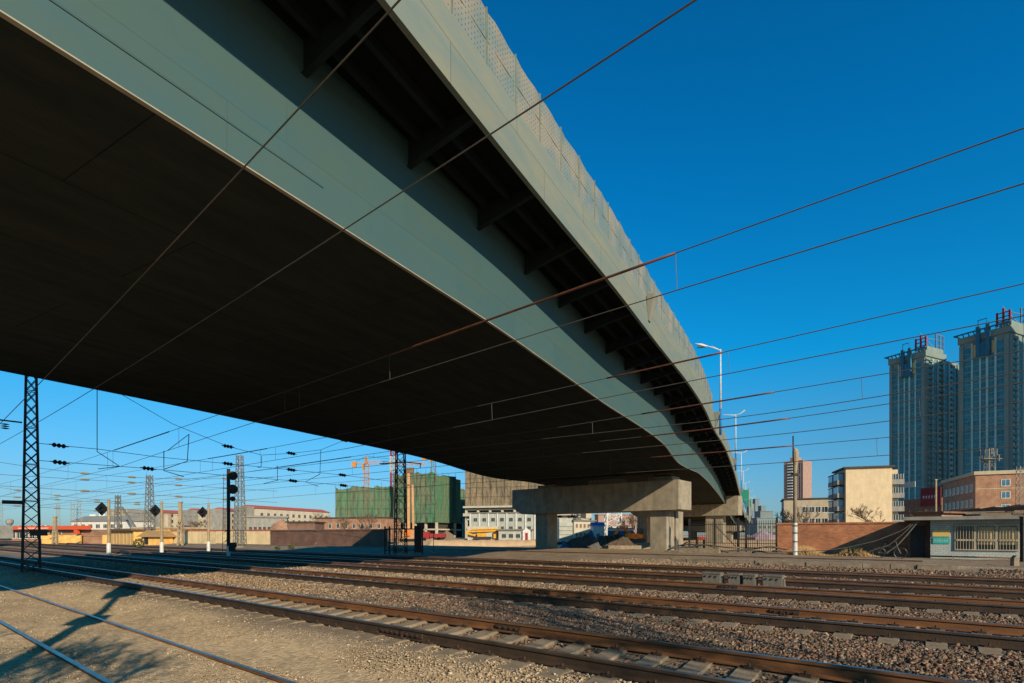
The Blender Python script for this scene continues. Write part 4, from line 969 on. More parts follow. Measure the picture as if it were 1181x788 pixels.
# low flat outbuilding behind, brick
t,w=segb('shed','low brick shed with a rusty flat roof behind the small house','shed',1053,46,1086,44,3.6,5,M['brick_far'],roof=M['rust_roof'],roofh=.15)
obj('door',MB().box(1.0,1.9,-.05,-.003,.4,2.5),M['steel_black'],t,local=True)
t,w=segb('shed','long low roof of broken sheets behind the right end of the small house','shed',1086,50,1200,38,3.75,6,M['grey_wall'],roof=M['rust_roof'],roofh=.2)
for k in range(7):
    obj('roof_sheet',MB().beam((1+k*1.9,random.uniform(.3,2),3.98),(2.6+k*1.9,random.uniform(1,3),4.15+random.uniform(0,.25)),.8,.06),[M['timber'],M['grey_wall'],M['rust_roof']][k%3],t,local=True)

# brick wall right
q_w=45.0; a0=aq(896.5,q_w); a1=aq(1300,q_w)
X,Y,_=tw(a0,q_w); t=thing('brick_wall','weathered red brick boundary wall behind the utility pole','wall',(X,Y,0),TROT)
obj('wall_panel',MB().box(0,a1-a0,0,.3,.2,2.62),M['brick'],t,local=True)
obj('coping',MB().box(-.04,a1-a0,-.05,.35,2.622,2.74),M['brick'],t,local=True)
for k in range(1,8): obj('pier',MB().box(k*4.2,k*4.2+.4,.3,.42,.2,2.6),M['brick'],t,local=True)

# utility pole
X,Z=colq(917,41.4); t=thing('utility_pole','tall concrete utility pole with a white painted foot before the brick wall','utility pole',(X,Z,.42))
obj('shaft',MB().tube([(0,0,0),(0,0,zof(525,Z)-.42)],[.14,.105],10),M['poleconc'],t,local=True,smooth=True)
obj('painted_foot',MB().tube([(0,0,-.1),(0,0,2.25)],[.155,.15],10),M['galv_pale'],t,local=True)
zt=zof(517,Z)-.42
obj('insulator_stack',MB().lathe((.03,0,zt-.3),[(.09,-1.5),(.12,-.9),(.17,-.6),(.2,-.2),(.2,.1),(.1,.25)],10),M['tan_mast'],t,local=True)
obj('stay_rod',MB().tube([(-.12,0,zt-1.6),(-.14,0,zt+.85)],.045,6).tube([(.14,0,zt-1.9),(.2,0,zt-.2)],.03,5),M['steel_black'],t,local=True)
obj('clamp',MB().beam((-.3,-.05,zof(548.5,Z)-.42),(.3,-.05,zof(548.5,Z)-.40),.12,.14).box(-.2,.2,-.2,.2,zof(548,Z)-.42,zof(546,Z)-.42),M['steel_black'],t,local=True)
for z in (.9,1.5,2.0): obj('band',MB().tube([(0,0,z),(0,0,z+.1)],.162,10),M['box_grey'],t,local=True)

# palisade fence with gate
q_f=47.0; fa0=aq(795,q_f); fa1=aq(896,q_f); X,Y,_=tw(fa0,q_f)
fn=thing('palisade_fence','tall dark steel bar fence between the near pier and the brick wall','fence',(X,Y,.4),TROT); L_=fa1-fa0
k=0.0; mb=MB()
while k<L_:
    mb.box(k-.016,k+.016,-.016,.016,.05,2.6); k+=.17
obj('bar_panel',mb,M['steel_black'],fn,local=True)
for z in (.35,2.3,.7): obj('cross_rail',MB().box(0,L_,-.02,.02,z,z+.05),M['steel_black'],fn,local=True)
for k in (0,L_*.31,L_*.58,L_*.67,L_): obj('post',MB().box(k-.07,k+.07,-.07,.07,-.1,2.85),M['steel_black'],fn,local=True)
obj('brace',MB().beam((L_*.31,0,2.3),(L_*.56,0,.4),.05),M['steel_black'],fn,local=True)
# gate frame and fence beside the dark mast
g0=Vector(at(444,42)); t=thing('steel_gate','black steel gate frame around the foot of the dark lattice mast','gate',(g0.x,g0.y,.3),0)
Wg=(489-444)/F*42
for k in (0,.35,Wg-.12): obj('post',MB().box(k-.05,k+.05,-.05,.05,0,2.2),M['steel_black'],t,local=True)
obj('frame',MB().box(0,Wg,-.03,.03,1.95,2.03).box(0,Wg,-.03,.03,1.1,1.15).box(0,Wg,-.03,.03,.3,.36),M['steel_black'],t,local=True)
obj('post_box',MB().box(Wg-.75,Wg-.2,-.1,.1,.15,2.25),M['steel_black'],t,local=True)
mb=MB(); k=.1
while k<Wg-.8: mb.box(k,k+.02,-.012,.012,.3,1.95); k+=.16
obj('bars',mb,M['steel_black'],t,local=True)
X,Y,_=at(500,44); t=thing('thin_post','thin black stake post standing just right of the gate frame','post',(X,Y,.35)); obj('stake',MB().tube([(0,0,0),(0,0,1.8)],.03,5),M['steel_black'],t,local=True); obj('foot',MB().box(-.1,.1,-.1,.1,0,.08),M['kerb'],t,local=True)

# left walls
def wallseg(label,pts,z1,m,cop,zb=.2,th=.3):
    p=Vector(at(*pts[0])); q_=Vector(at(*pts[1])); d=q_-p
    t=thing('boundary_wall',label,'wall',(p.x,p.y,0),math.atan2(d.y,d.x)); L_=d.length
    obj('wall_panel',MB().box(0,L_,0,th,zb,z1),m,t,local=True); obj('coping',MB().box(0,L_,-.08,th+.08,z1+.002,z1+.16),cop,t,local=True)
    return t,L_
t,L_=wallseg('long faded yellow wall with a red coping behind the signals',[(197,84),(315,74)],2.35,M['ochre_wall'],M['red_roof'])
t,L_=wallseg('brown brick wall in the flyover shade left of the steel gate',[(312,73.7),(445,61)],2.3,M['brick_dark'],M['brick_dark'])
mb=MB()   # leaning beam on brick wall
t=thing('leaning_board','pale board leaning on the shaded brick wall','board',at(362,68,.3)); obj('plank',MB().beam((0,0,0),(.9,.4,1.5),.22,.05),M['timber'],t,local=True); obj('batten',MB().beam((.1,-.04,.25),(.8,.3,1.3),.05,.05),M['timber'],t,local=True)
for x0,x1,Zw,lb,m_,z1 in [(48,93,92,'bright yellow low wall left of the leftmost diamond-backed signal',M['ochre'],1.75),(93,118,93,'short brick wall between two bright yellow walls',M['brick_far'],1.5),(118,127,92,'short bright yellow wall end right beside the leftmost signal post',M['ochre'],1.75)]:
    wallseg(lb,[(x0,Zw),(x1,Zw)],z1,m_,M['brick_far'])
# yellow railway sheds
t,w=segb('yard_shed','bright yellow shed with a long sloping brown roof between the first two diamond signals','shed',128,92,154,85,zof(612,88),6,M['ochre'],roof=M['rust_roof'],roofh=.3,over=.5)
for k in range(6): obj('pilaster',MB().box(1+k*w/6.5,1.25+k*w/6.5,-.08,0,.2,2.2),M['beige2'],t,local=True)
t,w=segb('yard_shed','long bright yellow shed with a red base stripe behind the middle diamond signal','shed',154,88,196,86,zof(610,87),8,M['ochre'],roof=M['beige2'],roofh=.3,over=.2)
obj('base_stripe',MB().box(0,w,-.05,-.002,.3,.6),M['red_roof'],t,local=True)
for k in range(3): inst('window',WS,t,(1.2+k*1.7,0,.9),0,(.8,1,.8))
# thatch-like brushy roof hut
t,w=segb('hut','small hut with a ragged grey brush roof in front of the yellow shed','hut',163,82,183,81,1.55,2.4,M['ochre'],roof=M['drygrass'],gable=.9,over=.5)
obj('opening',MB().box(.6,1.4,-.04,-.003,.3,1.4),M['steel_black'],t,local=True)
# red canopy station building
t,w=segb('station_canopy','long low station building with a bright red fascia at the left edge','station building',-20,128,108,118,zof(611,122),8,M['brick_far'],roof=None)
obj('fascia',MB().box(0,w,-1.2,-.5,zof(611,122),zof(608,122)+.25),M['red_band'],t,local=True)
obj('fascia_lettering',MB().box(14,w-12,-1.24,-1.21,zof(609.6,122)-.05,zof(609.2,122)+.08),M['white'],t,local=True)
for k in range(12): inst('window',WD,t,(2+k*2.1,0,.9))
obj('pillar',MB().box(w-4.4,w-3.4,-1.1,-.5,.3,zof(611,122)),M['red_band'],t,local=True)
# white low building and grey block further
WSm=win_mesh(2.2,1.5,M['glass'],FR,2)
t,w=segb('long_building','long white building with a grey pitched roof in the left distance','building',82,215,145,208,zof(601,212),12,M['white'],roof=M['grey_wall'],gable=2.2,over=.5)
wins(t,'front',w,12,7,2,1.2,3.0,WSm,margin=.6)
t,w=segb('grey_block','ribbed grey multi-storey block behind the leftmost signal','building',127,280,148,275,zof(588,278),10,M['grey_wall'],roof=M['grey_wall'],roofh=.3,over=0)
for k in range(8): obj('rib',MB().box(.4+k*w/8,.9+k*w/8,-.3,0,.2,zof(588,278)),M['beige2'],t,local=True)
obj('wall',MB().box(-.01,.0,0,1,.2,1),M['grey_wall'],t,local=True)
for x0,x1,yt,Zb,lb in [(97,124,597,420,'white far buildings left of the leftmost signal'),(148,172,597,430,'white far buildings right of the grey block'),(178,190,600,400,'tiny white domed building behind the middle signal'),(20,60,611,400,'pale far buildings behind the red fascia')]:
    t,w=segb('far_building',lb,'building',x0,Zb,x1,Zb,zof(yt,Zb),15,M['white'],roof=M['cream_far'],roofh=.5)
    mh=zof(yt,Zb)
    obj('upper_block',MB().box(w*.15,w*.4,2,9,mh,mh+2.5).box(w*.55,w*.8,2,9,mh,mh+3.2),M['white'],t,local=True)
    wins(t,'front',w,10,6,2,3,4.0,WSm,margin=.6)
X,Y,_=at(11,200); t=thing('water_tower','small grey water tower on the far left skyline','water tower',(X,Y,.2)); H=zof(599,200)
obj('shaft',MB().lathe((0,0,0),[(.7,0),(.6,H-2.5)],12),M['grey_wall'],t,local=True); obj('tank',MB().lathe((0,0,H-2.5),[(.6,0),(1.2,1),(1.2,2),(.5,2.4)],12),M['grey_wall'],t,local=True)
# red-roofed apartment rows
WA=win_mesh(1.7,1.6,M['glass'],M['beige2'],1)
for x0,z0,x1,z1,yt,lb in [(296,250,380,300,586,'longest red-roofed apartment row, right of the tall signal'),(231,262,259,275,590,'short red-roofed apartment row left of the tall signal'),(191,262,222,275,591.5,'leftmost red-roofed apartment row behind the middle signal'),(264,262,290,280,589,'red-roofed apartment row directly behind the tall signal and lattice mast')]:
    zt=zof(yt,z0); t,w=segb('apartment_row',lb,'apartment row',x0,z0,x1,z1,zt,11,M['cream_far'],roof=M['red_roof'],gable=1.6,over=.5,group='red-roofed apartment rows on the skyline')
    obj('gable_wall',MB().box(-3.2,-.51,1,10,.2,zt+.6),M['grey_wall'],t,local=True)
    wins(t,'front',w,11,int(w/4.2),4,1.5,2.9,WA)
# grey low flat building
t,w=segb('workshop','grey flat-roofed workshop with tall windows behind the yellow wall','workshop',284,118,331,121,zof(597,119),8,M['grey_wall'],roof=M['grey_wall'],roofh=.4)
wins(t,'front',w,8,8,1,1.9,1,win_mesh(.7,1.6,M['glass'],M['beige2'],0),margin=.4)
t,w=segb('brick_shed','low dark roofed brick shed above the shaded wall','shed',331,116,363,116,zof(603,116),6,M['brick_dark'],roof=M['dark_roof'],roofh=.3)
wins(t,'front',w,6,5,1,1.6,1,WS)
# brick rubble heap
def heap(name,label,cat,x,Zh,rx,ry,h,m,z0=.3,seed=1,n=26):
    X,Y,_=at(x,Zh); r_=np.random.default_rng(seed); mb=MB(); k=n
    ph=r_.uniform(0,6,6)
    vs=[]
    for i in range(k+1):
        for j in range(k+1):
            u=i/k*2-1; v=j/k*2-1; rr=math.hypot(u,v)
            hh=max(0,1-rr**1.35)*(1+.16*math.sin(5*u+ph[0])+.14*math.sin(6*v+ph[1])+.1*math.sin(11*(u+v)+ph[2]))+ (r_.normal(0,.025) if rr<1 else 0)
            vs.append((u*rx,v*ry,hh*h-.05))
    mb.add(vs,[(i*(k+1)+j,(i+1)*(k+1)+j,(i+1)*(k+1)+j+1,i*(k+1)+j+1) for i in range(k) for j in range(k)])
    o=obj(name,mb,m,None); o.location=(X,Y,z0); tag(o,label,cat); return o
heap('brick_heap','orange heap of broken brick rising above the shaded wall','rubble heap',321,92,3.8,3,zof(604,92)-.3,M['brick_far'],seed=3)
heap('gravel_heap','grey crushed stone heap partly under a blue tarp beneath the flyover','gravel heap',670,64,3.6,3,2.6,M['gravel_pile'],z0=-.8,seed=4)
heap('soil_heap','dark pointed soil heap left of the pier column','soil heap',707,72,3.8,3.6,3.3,M['soil_pile'],z0=-.8,seed=5)
heap('rubble_heap','low dark rubble heap just left of the right pier column','rubble heap',735,66,3.0,2,1.5,M['soil_pile'],z0=-1.2,seed=6)
X,Y,_=at(722,60); o=obj('concrete_slab',MB().box(-2.6,1.6,-.5,.5,-.9,.62).box(-2.9,-2.4,-.45,.45,-.9,.3),M['kerb']); o.location=(X,Y,0); tag(o,'low pale concrete slab lying between the two pier columns','slab')
for x,Zt,lb,s in [(683,66,'blue tarp draped over the top of the grey stone heap',1.0),(651,60,'blue tarp bundle at the left foot of the grey stone heap',.6)]:
    o=heap('tarp',lb,'tarp',x,Zt,1.6*s,1.2*s,2.62 if s==1 else 1.6,M['tarp'],z0=-.7,seed=8); 
# tan brick three-storey row behind wall
t,w=segb('brick_hostel','three-storey orange brick building with pale window surrounds left of the dark mast','building',363,142,446,138,zof(598,140),9,M['brick_far'],roof=M['dark_roof'],roofh=.3,over=.2)
wins(t,'front',w,9,8,2,.9,2.5,win_mesh(.9,1.1,M['glass'],M['white'],1))
# netted buildings
def netb(label,x1,Z1,x2,Z2,yt,d,m,base=0,seed=0):
    zt=zof(yt,(Z1+Z2)/2); p=Vector(at(x1,Z1)); q_=Vector(at(x2,Z2)); dd=q_-p; w=dd.length
    t=thing('building_site_block',label,'building under construction',(p.x,p.y,0),math.atan2(dd.y,dd.x),'netted blocks on the building site')
    rg=random.Random(seed); mb=MB()
    n=max(4,int(w/1.3)); # slightly billowing net skin
    vs=[];fs=[]
    nz=max(3,int((zt-base)/3))
    for i in range(n+1):
        for j in range(nz+1): vs.append((w*i/n,-.25-rg.uniform(0,.5),base+(zt-base)*j/nz+(rg.uniform(-.7,.6) if j==nz else 0)))
    for i in range(n):
        for j in range(nz): fs.append((i*(nz+1)+j,(i+1)*(nz+1)+j,(i+1)*(nz+1)+j+1,i*(nz+1)+j+1))
    mb.add(vs,fs)
    mb.box(0,w,.0,d,base,zt-.9)
    obj('scaffold_net',mb,m,t,local=True)
    mb=MB(); k=0
    while k<w: mb.box(k-.04,k+.04,-.7,-.62,base,zt+rg.uniform(.2,1.8)); k+=rg.uniform(1.6,3.4)
    zz_=base
    while zz_<zt: mb.box(0,w,-.72,-.66,zz_,zz_+.05); zz_+=3
    obj('scaffold_poles',mb,M['scaff'],t,local=True)
    if base>1:
        mb=MB()
        nn=int(w/4)
        for i in range(nn+1): mb.box(i*w/nn-.35,i*w/nn+.35,0,.7,.2,base)
        zf=3.2
        while zf<base: mb.box(0,w,0,d,zf,zf+.5); zf+=3.2
        obj('concrete_frame',mb,M['cream_far'],t,local=True)
        obj('core_wall',MB().box(1,w-1,3,d-1,.2,base),M['dark_roof'],t,local=True)
    return t,w
netb('lower green netted block left of the dark lattice mast',388,195,460,190,562,30,M['net_green'],2.0,1)
netb('taller green netted block right of the dark lattice mast',455,186,503,180,546,18,M['net_green'],zof(603,183),2)
netb('shade-toned green netted side of the taller block, next to the drill rig',503,188,525,192,549,16,M['net_shade'],zof(603,183),3)
netb('distant green netted block squeezed between the shade-toned side and the brown tower',523,230,545,230,565,16,M['net_green'],zof(598,230),4)
t,w=netb('tall brown netted tower disappearing behind the flyover',537.5,176,668,165,495,20,M['net_brown'],zof(583,170),5)
zb_=zof(583,170); obj('podium',MB().box(-.6,w,-1.2,0,zof(595,170),zof(591.5,170)).box(-.6,w,-1.2,0,zb_-.6,zb_),M['cream_far'],t,local=True)
# prefab site office
WP=win_mesh(1.1,1.0,M['glass'],M['prefab'],1)
t,w=segb('site_office','two-storey white prefab site office with pilasters below the brown tower','site office',541,152,618,148,zof(592,150),8,M['prefab'],roof=M['galv'],roofh=.3)
wins(t,'front',w,8,7,2,3.0,2.4,WP,margin=.6)
for k in range(8): obj('pilaster',MB().box(.2+k*(w-.6)/7,.5+k*(w-.6)/7,-.25,0,.2,zof(592,150)),M['white'],t,local=True)
t,w=segb('site_hut','low white hut with a blue-grey roof in front of the prefab office','hut',575,138,612,137,zof(612,137),5,M['prefab'],roof=M['galv'],roofh=.4,over=.4)
wins(t,'front',w,5,3,1,.9,1,WP,x0=.5,x1=w*.72)
obj('gable_porch',MB().prism([(w*.76,.3),(w,.3),(w,2.7),(w*.88,3.4),(w*.76,2.7)],'y',-.6,-.003),M['white'],t,local=True,fix=True)
obj('porch_door',MB().box(w*.84,w*.92,-.66,-.61,.3,2.2),M['redpaint'],t,local=True)
obj('podium_house',MB().box(-8.5,-.5,2,8,.2,3.9),M['cream_far'],t,local=True)
t,w=segb('site_office','beige two-storey prefab with rows of small brown windows seen between the pier columns','site office',662,118,686,121,zof(601,118),8,M['cream_far'],roof=M['galv'],roofh=.25)
wins(t,'front',w,8,5,2,1.3,2.0,win_mesh(.55,.8,M['rust_roof'],M['cream_far'],0),margin=.2)
obj('scaffold_side',MB().box(-3.6,-.01,.5,8,.2,zof(598,118)),M['prefab'],t,local=True)
for k in range(4): obj('side_rib',MB().box(-3.6,-.01,.44,.498,.8+k*.9,.9+k*.9),M['galv'],t,local=True)
t,w=segb('hut','small white hut with a blue edged roof beside the beige prefab','hut',684,112,697,112,zof(606,112),4,M['white'],roof=M['blue'],gable=.7,over=.2)
obj('door',MB().box(.7,1.4,-.05,-.003,.3,2.0),M['galv'],t,local=True)
t,w=segb('hoarding','blue and green printed hoarding between the pier columns','hoarding',701,105,731,105,zof(609,105),.2,M['blue'])
obj('printed_panel',MB().box(.5,1.8,-.05,-.003,.5,2.4).box(3.2,4.3,-.05,-.003,.5,2.4),M['green'],t,local=True); obj('top_band',MB().box(0,w,-.05,-.003,2.5,2.9),M['white'],t,local=True)
t,w=segb('far_block','pale apartment block far behind the stone heaps','building',640,240,682,240,zof(590,240),10,M['cream_far'],roof=M['cream_far'],roofh=.4)
wins(t,'front',w,10,6,3,1.2,3.0,WA,margin=.4)
t,w=segb('far_block','brown far building seen between the pier columns','building',690,230,745,230,zof(594,230),10,M['pink_far'],roof=M['pink_far'],roofh=.4)
wins(t,'front',w,10,6,2,1.2,3.0,WA,margin=.4)
X,Y,_=at(707,150); t=thing('pylon','pale lattice pylon foot seen under the pier cap','pylon',(X,Y,.3)); obj('pylon_frame',MB().lattice((0,0,0),16,4.4,3.2,7,.28,.16),M['galv_pale'],t,local=True); obj('footing',MB().box(-2.6,2.6,-2.6,2.6,-.3,.2),M['kerb'],t,local=True)
# site machinery
def digger(label,x,Zd,m,s=1.0,flip=1):
    X,Y,_=at(x,Zd); t=thing('excavator',label,'excavator',(X,Y,.3),0)
    obj('track_unit',MB().prism([(-1.6*s,.25),(-1.3*s,0),(1.3*s,0),(1.6*s,.25),(1.5*s,.75),(-1.5*s,.75)],'y',-1.2*s,1.2*s),M['steel_black'],t,local=True,fix=True)
    obj('body',MB().prism([(-1.7*s,.8),(1.1*s,.8),(1.1*s,1.5),(.2*s,1.7),(-1.7*s,1.7)],'y',-1.1*s,1.1*s),m,t,local=True,fix=True)
    obj('cab',MB().prism([(.2*s,1.7),(1.2*s,1.5),(1.1*s,2.7),(.3*s,2.8)],'y',-1.0*s,0),M['glass'],t,local=True,fix=True)
    obj('boom',MB().beam((.9*s*flip,0,1.6),(2.6*s*flip,0,3.0),.35,.45).beam((2.6*s*flip,0,3.0),(3.9*s*flip,0,1.4),.3,.35),m,t,local=True)
    obj('bucket',MB().prism([(3.6*s*flip,1.5),(4.2*s*flip,1.4),(4.3*s*flip,.7),(3.7*s*flip,.5)],'y',-.4*s,.4*s),M['steel_black'],t,local=True,fix=True)
    return t
digger('small orange excavator working left of the pier column',733,98,M['orange'],1.0,-1)
X,Y,_=at(155,200); t=thing('mobile_crane','slanting dark crane jib rising above the yellow shed','crane',(X,Y,.3)); obj('jib',MB().beam((1,0,3),(-4.8,0,zof(586,200)),.7,.7),M['galv'],t,local=True); obj('cab',MB().box(-.5,2.5,-1,1,.5,4.2),M['orange'],t,local=True)
X,Y,_=at(556,140); t=thing('crawler_crane','yellow crawler crane with its boom folded down in front of the prefab office','crane',(X,Y,.5))
obj('boom',MB().beam((-4.2,0,2.0),(4.6,0,2.3),.4,.45).beam((-2.8,0,2.6),(4.6,0,2.75),.3,.25).beam((-4.2,0,1.7),(-1.5,0,.9),.3,.4),M['yellow'],t,local=True)
obj('body',MB().box(-1.2,1.0,-1.2,1.2,.6,1.6),M['yellow'],t,local=True); obj('tracks',MB().prism([(-2,.2),(-1.7,0),(2.2,0),(2.6,.3),(2.4,.7),(-1.9,.7)],'y',-1.4,1.4),M['steel_black'],t,local=True,fix=True)
obj('cab',MB().box(3.0,3.9,-.6,.6,.3,1.9),M['yellow'],t,local=True)
X,Y,_=at(500,126); t=thing('red_truck','dusty red lorry parked behind the gate frame','lorry',(X,Y,.3)); obj('cab',MB().prism([(-2.6,.4),(-.9,.4),(-.9,2.1),(-2.2,2.2),(-2.6,1.3)],'y',-1,1),M['redpaint'],t,local=True,fix=True); obj('load_bed',MB().box(-.8,2.8,-1,1,.8,1.7),M['redpaint'],t,local=True)
mb=MB()
for x in (-1.9,.6,2.0): mb.lathe((x,-1.0,.4),[(.4,-.12),(.4,.12)],12,axis='y')
obj('wheel',mb,M['black'],t,local=True)
X,Y,_=at(552,117); t=thing('sand_bank','long sunlit bank of bare yellow earth in front of the site offices','earth bank',(X,Y,-2.0),R(3))
rg=np.random.default_rng(12); vs=[]; nx=60
for i in range(nx+1):
    x=-13.5+27*i/nx
    e=min(1,(x+13.5)/3.0,(13.5-x)/1.5+.4); tp=2.55*max(.05,e)+.06*math.sin(x*1.1)+.04*math.sin(x*2.9)
    for (y,z) in ((0,0),(1.0,.35),(2.0,.72),(3.2,.97),(4.2,1.0),(7,.99)):
        vs.append((x,y+rg.uniform(-.15,.15),z*tp+rg.uniform(-.03,.03)))
obj('bank_face',MB().add(vs,[(i*6+j,(i+1)*6+j,(i+1)*6+j+1,i*6+j+1) for i in range(nx) for j in range(5)]),M['loess'],t,local=True,smooth=True)
heap('timber_heap','jumbled pale timber heap right of the red lorry','timber heap',515,128,3.2,2,2.0,M['timber'],seed=11)
X,Y,_=at(474,112); t=thing('piling_rig','tall tan piling rig standing right of the dark lattice mast','piling rig',(X,Y,.3)); H=zof(543,112)-.3
obj('leader',MB().beam((-.45,0,1.0),(-.45,0,H),.5,.55).beam((.55,0,1.0),(.35,0,H*.8),.4,.4),M['tan_rig'],t,local=True)
obj('head_sheave',MB().box(-.9,.6,-.4,.4,H-.5,H+.6).box(-1.2,.2,-.3,.3,H*.78,H*.78+.4),M['rust_roof'],t,local=True)
obj('body',MB().box(-1.6,1.4,-1.2,1.2,.6,2.4),M['tan_rig'],t,local=True); obj('tracks',MB().box(-2,1.8,-1.5,1.5,0,.6),M['steel_black'],t,local=True); obj('cab',MB().box(-.9,.1,-1.5,-1.21,1.2,2.6),M['orange'],t,local=True)
M['crane']=mat('sun_faded_crane_paint',(.50,.24,.07),(.38,.17,.05),scale=2)
def tcrane(label,x,Zc,yt,ybase,jl,jr,dirr,m=M['crane'],mast_m=None):
    X,Y,_=at(x,Zc); t=thing('tower_crane',label,'tower crane',(X,Y,.3),0,'tower cranes over the building site'); H=zof(yt+9,Zc)-.3; k=Zc/F
    obj('mast',MB().lattice((0,0,0),H,1.7,1.7,int(H/2),.16,.08),mast_m or m,t,local=True)
    obj('apex',MB().lattice((0,0,H),9*k,1.3,.3,3,.2,.1),m,t,local=True)
    mb=MB(); c,s=math.cos(dirr),math.sin(dirr); L1=jr
    def pp(u,v,z): return (u*c-v*s,u*s+v*c,z)
    for v in (-.6,.6): mb.beam(pp(0,v,H),pp(L1,v,H+.4),.18)
    mb.beam(pp(0,0,H+1.2),pp(L1,0,H+1.3),.18); u=0
    while u<L1: mb.beam(pp(u,-.6,H),pp(u+1,0,H+1.2),.1); mb.beam(pp(u+1,0,H+1.2),pp(u+2,.6,H),.1); u+=2
    obj('jib',mb,m,t,local=True)
    mb=MB().beam(pp(0,0,H),pp(-jl,0,H),.9,.3); obj('counter_jib',mb,m,t,local=True)
    mb=MB(); p=pp(-jl+.8,0,H-.6); mb.box(p[0]-.9,p[0]+.9,p[1]-.6,p[1]+.6,H-1.5,H+.7); obj('counterweight',mb,m,t,local=True)
    top=H+9*k; obj('stay',MB().tube([(0,0,top),pp(L1*.75,0,H+1.2)],.06,4).tube([(0,0,top),pp(-jl+.5,0,H)],.06,4),M['wire'],t,local=True)
    obj('cab',MB().box(-1.6,-.9,-.8,.8,H-2.2,H-.2),m,t,local=True)
    return t
tcrane('orange tower crane above the lower green netted block',422.5,215,526,0,5.5,24,.25)
tcrane('orange tower crane whose counterweight shows above the taller green block',500,225,518,0,4.6,12,.1,mast_m=M['galv'])
X,Y,_=at(453.5,205); t=thing('tower_crane','red and white lattice crane mast right behind the dark lattice mast','tower crane',(X,Y,.3),0,'tower cranes over the building site')
H=zof(470,205)
for k in range(8): obj('mast_section',MB().lattice((0,0,H*k/8),H/8,1.8,1.8,3,.26,.14),M['redpaint'] if k%2 else M['cream_far'],t,local=True)
# shops/street far under the lamps
for x0,x1,yt,Zb,lb in [(873,896,598,260,'low pale shop row at the end of the street beneath the lamps'),(877,891,590,330,'pale far block at the end of the street')]:
    t,w=segb('far_building',lb,'building',x0,Zb,x1,Zb,zof(yt,Zb),8,M['hazy'],roof=M['hazy'],roofh=.3); wins(t,'front',w,8,4,2,1.4,3,WA,margin=.3)
for x0,x1,yt,Zb,lb in [(864.5,870,582,900,'pale hazy slab block left in the far street view'),(871,876,576,980,'pale hazy tower, tallest in the far street view'),(878,883,584,900,'pale hazy slab block right in the far street view')]:
    t,w=segb('far_building',lb,'building',x0,Zb,x1,Zb,zof(yt,Zb),12,M['hazy'],roof=M['hazy'],roofh=1); wins(t,'front',w,12,2,8,6,4.2,WSm,margin=1)
# market umbrella beyond fence
X,Y,_=at(880,62); t=thing('market_canopy','faded pink and white market canopy beyond the bar fence','canopy',(X,Y,.4))
mb=MB(); ap=(0,0,1.95); n=8
ring=[(1.9*math.cos(k*math.pi/4),1.5*math.sin(k*math.pi/4),1.1) for k in range(8)]
mb.add([ap]+ring,[(0,k+1,(k+1)%8+1) for k in range(8)]); low=[(p[0],p[1],.85) for p in ring]
mb.add(ring+low,[(k,8+k,8+(k+1)%8,(k+1)%8) for k in range(8)]); obj('canvas',mb,M['pinkcloth'],t,local=True)
for k in range(0,8,2): obj('leg',MB().tube([(ring[k][0]*.9,ring[k][1]*.9,0),(ring[k][0]*.9,ring[k][1]*.9,1.1)],.03,5),M['galv'],t,local=True)
X,Y,_=at(808,56); t=thing('red_kiosk','small red hand cart standing behind the bar fence','cart',(X,Y,.4)); obj('body',MB().prism([(-.45,.95),(.45,.95),(.3,1.2),(-.3,1.2)],'y',-.3,.3),M['redpaint'],t,local=True,fix=True); obj('leg',MB().box(-.4,-.34,-.3,.3,0,.9),M['steel_black'],t,local=True); obj('leg',MB().box(.34,.4,-.3,.3,0,.9),M['steel_black'],t,local=True)
# concrete slab and pipe clutter before fence
X,Z=colq(808,42); t=tag(obj('concrete_slab',MB().box(-1.6,1.5,-.3,.3,0,.38),M['kerb']),'pale concrete block lying before the bar fence','block'); t.location=(X,Z,.42); t.rotation_euler=(0,0,TROT)
cl=0
for i,(x0,y0,x1,y1,bulge) in enumerate([(770,634,850,632,.5),(785,630,838,638,.7),(800,636,905,640,.3),(850,636,912,634,.5),(868,638,916,639,.25),(795,626,770,640,.2)]):
    q_=42+i*.3; A_=colq(x0,q_); B_=colq(x1,q_); zA=max(.5,zof(y0,A_[1])); zB=max(.5,zof(y1,B_[1])); pts=[]
    for k in range(13):
        s=k/12; pts.append((A_[0]+(B_[0]-A_[0])*s+.12*math.sin(7*s+i),A_[1]+(B_[1]-A_[1])*s+.2*math.sin(5*s+i),zA+(zB-zA)*s+bulge*.5*math.sin(math.pi*s)+.05*math.sin(13*s)))
    tag(obj('hose',MB().tube(pts,.06,7),M['pipe'],smooth=True),['thick grey hose arching left of the concrete slab','thick grey hose looping over the concrete slab','thick grey hose trailing from the fence to the utility pole','thick grey hose heaped behind the slab','thick grey hose lying at the foot of the utility pole','short thick hose hanging by the pier column'][i],'hose','grey hoses dumped along the fence')
# sagging conduits from the house roof to the ground
for i,(pts) in enumerate([[(1060,598),(1040,612),(1010,624),(975,632),(950,635),(905,637)],[(1060,600),(1045,618),(1034,630),(1022,638)],[(1058,600),(1040,617),(1025,629),(1000,637)]]):
    P_=[]; 
    for (x,y) in pts: X,Z=colq(x,40.2); P_.append((X,Z,max(.5,zof(y,Z))))
    fine=[]
    arr=np.array(P_); s=np.linspace(0,len(P_)-1,24); fine=[tuple(np.interp(v,range(len(P_)),arr[:,k]) for k in range(3)) for v in s]
    tag(obj('conduit',MB().tube(fine,[.03,.05,.03][i],6),M['pipe'],smooth=True),['long grey cable sagging from the house roof down towards the utility pole','thick grey duct dropping steeply from the house roof behind the bicycle','thinner grey duct dropping from the house roof'][i],'cable','cables hanging from the house roof')
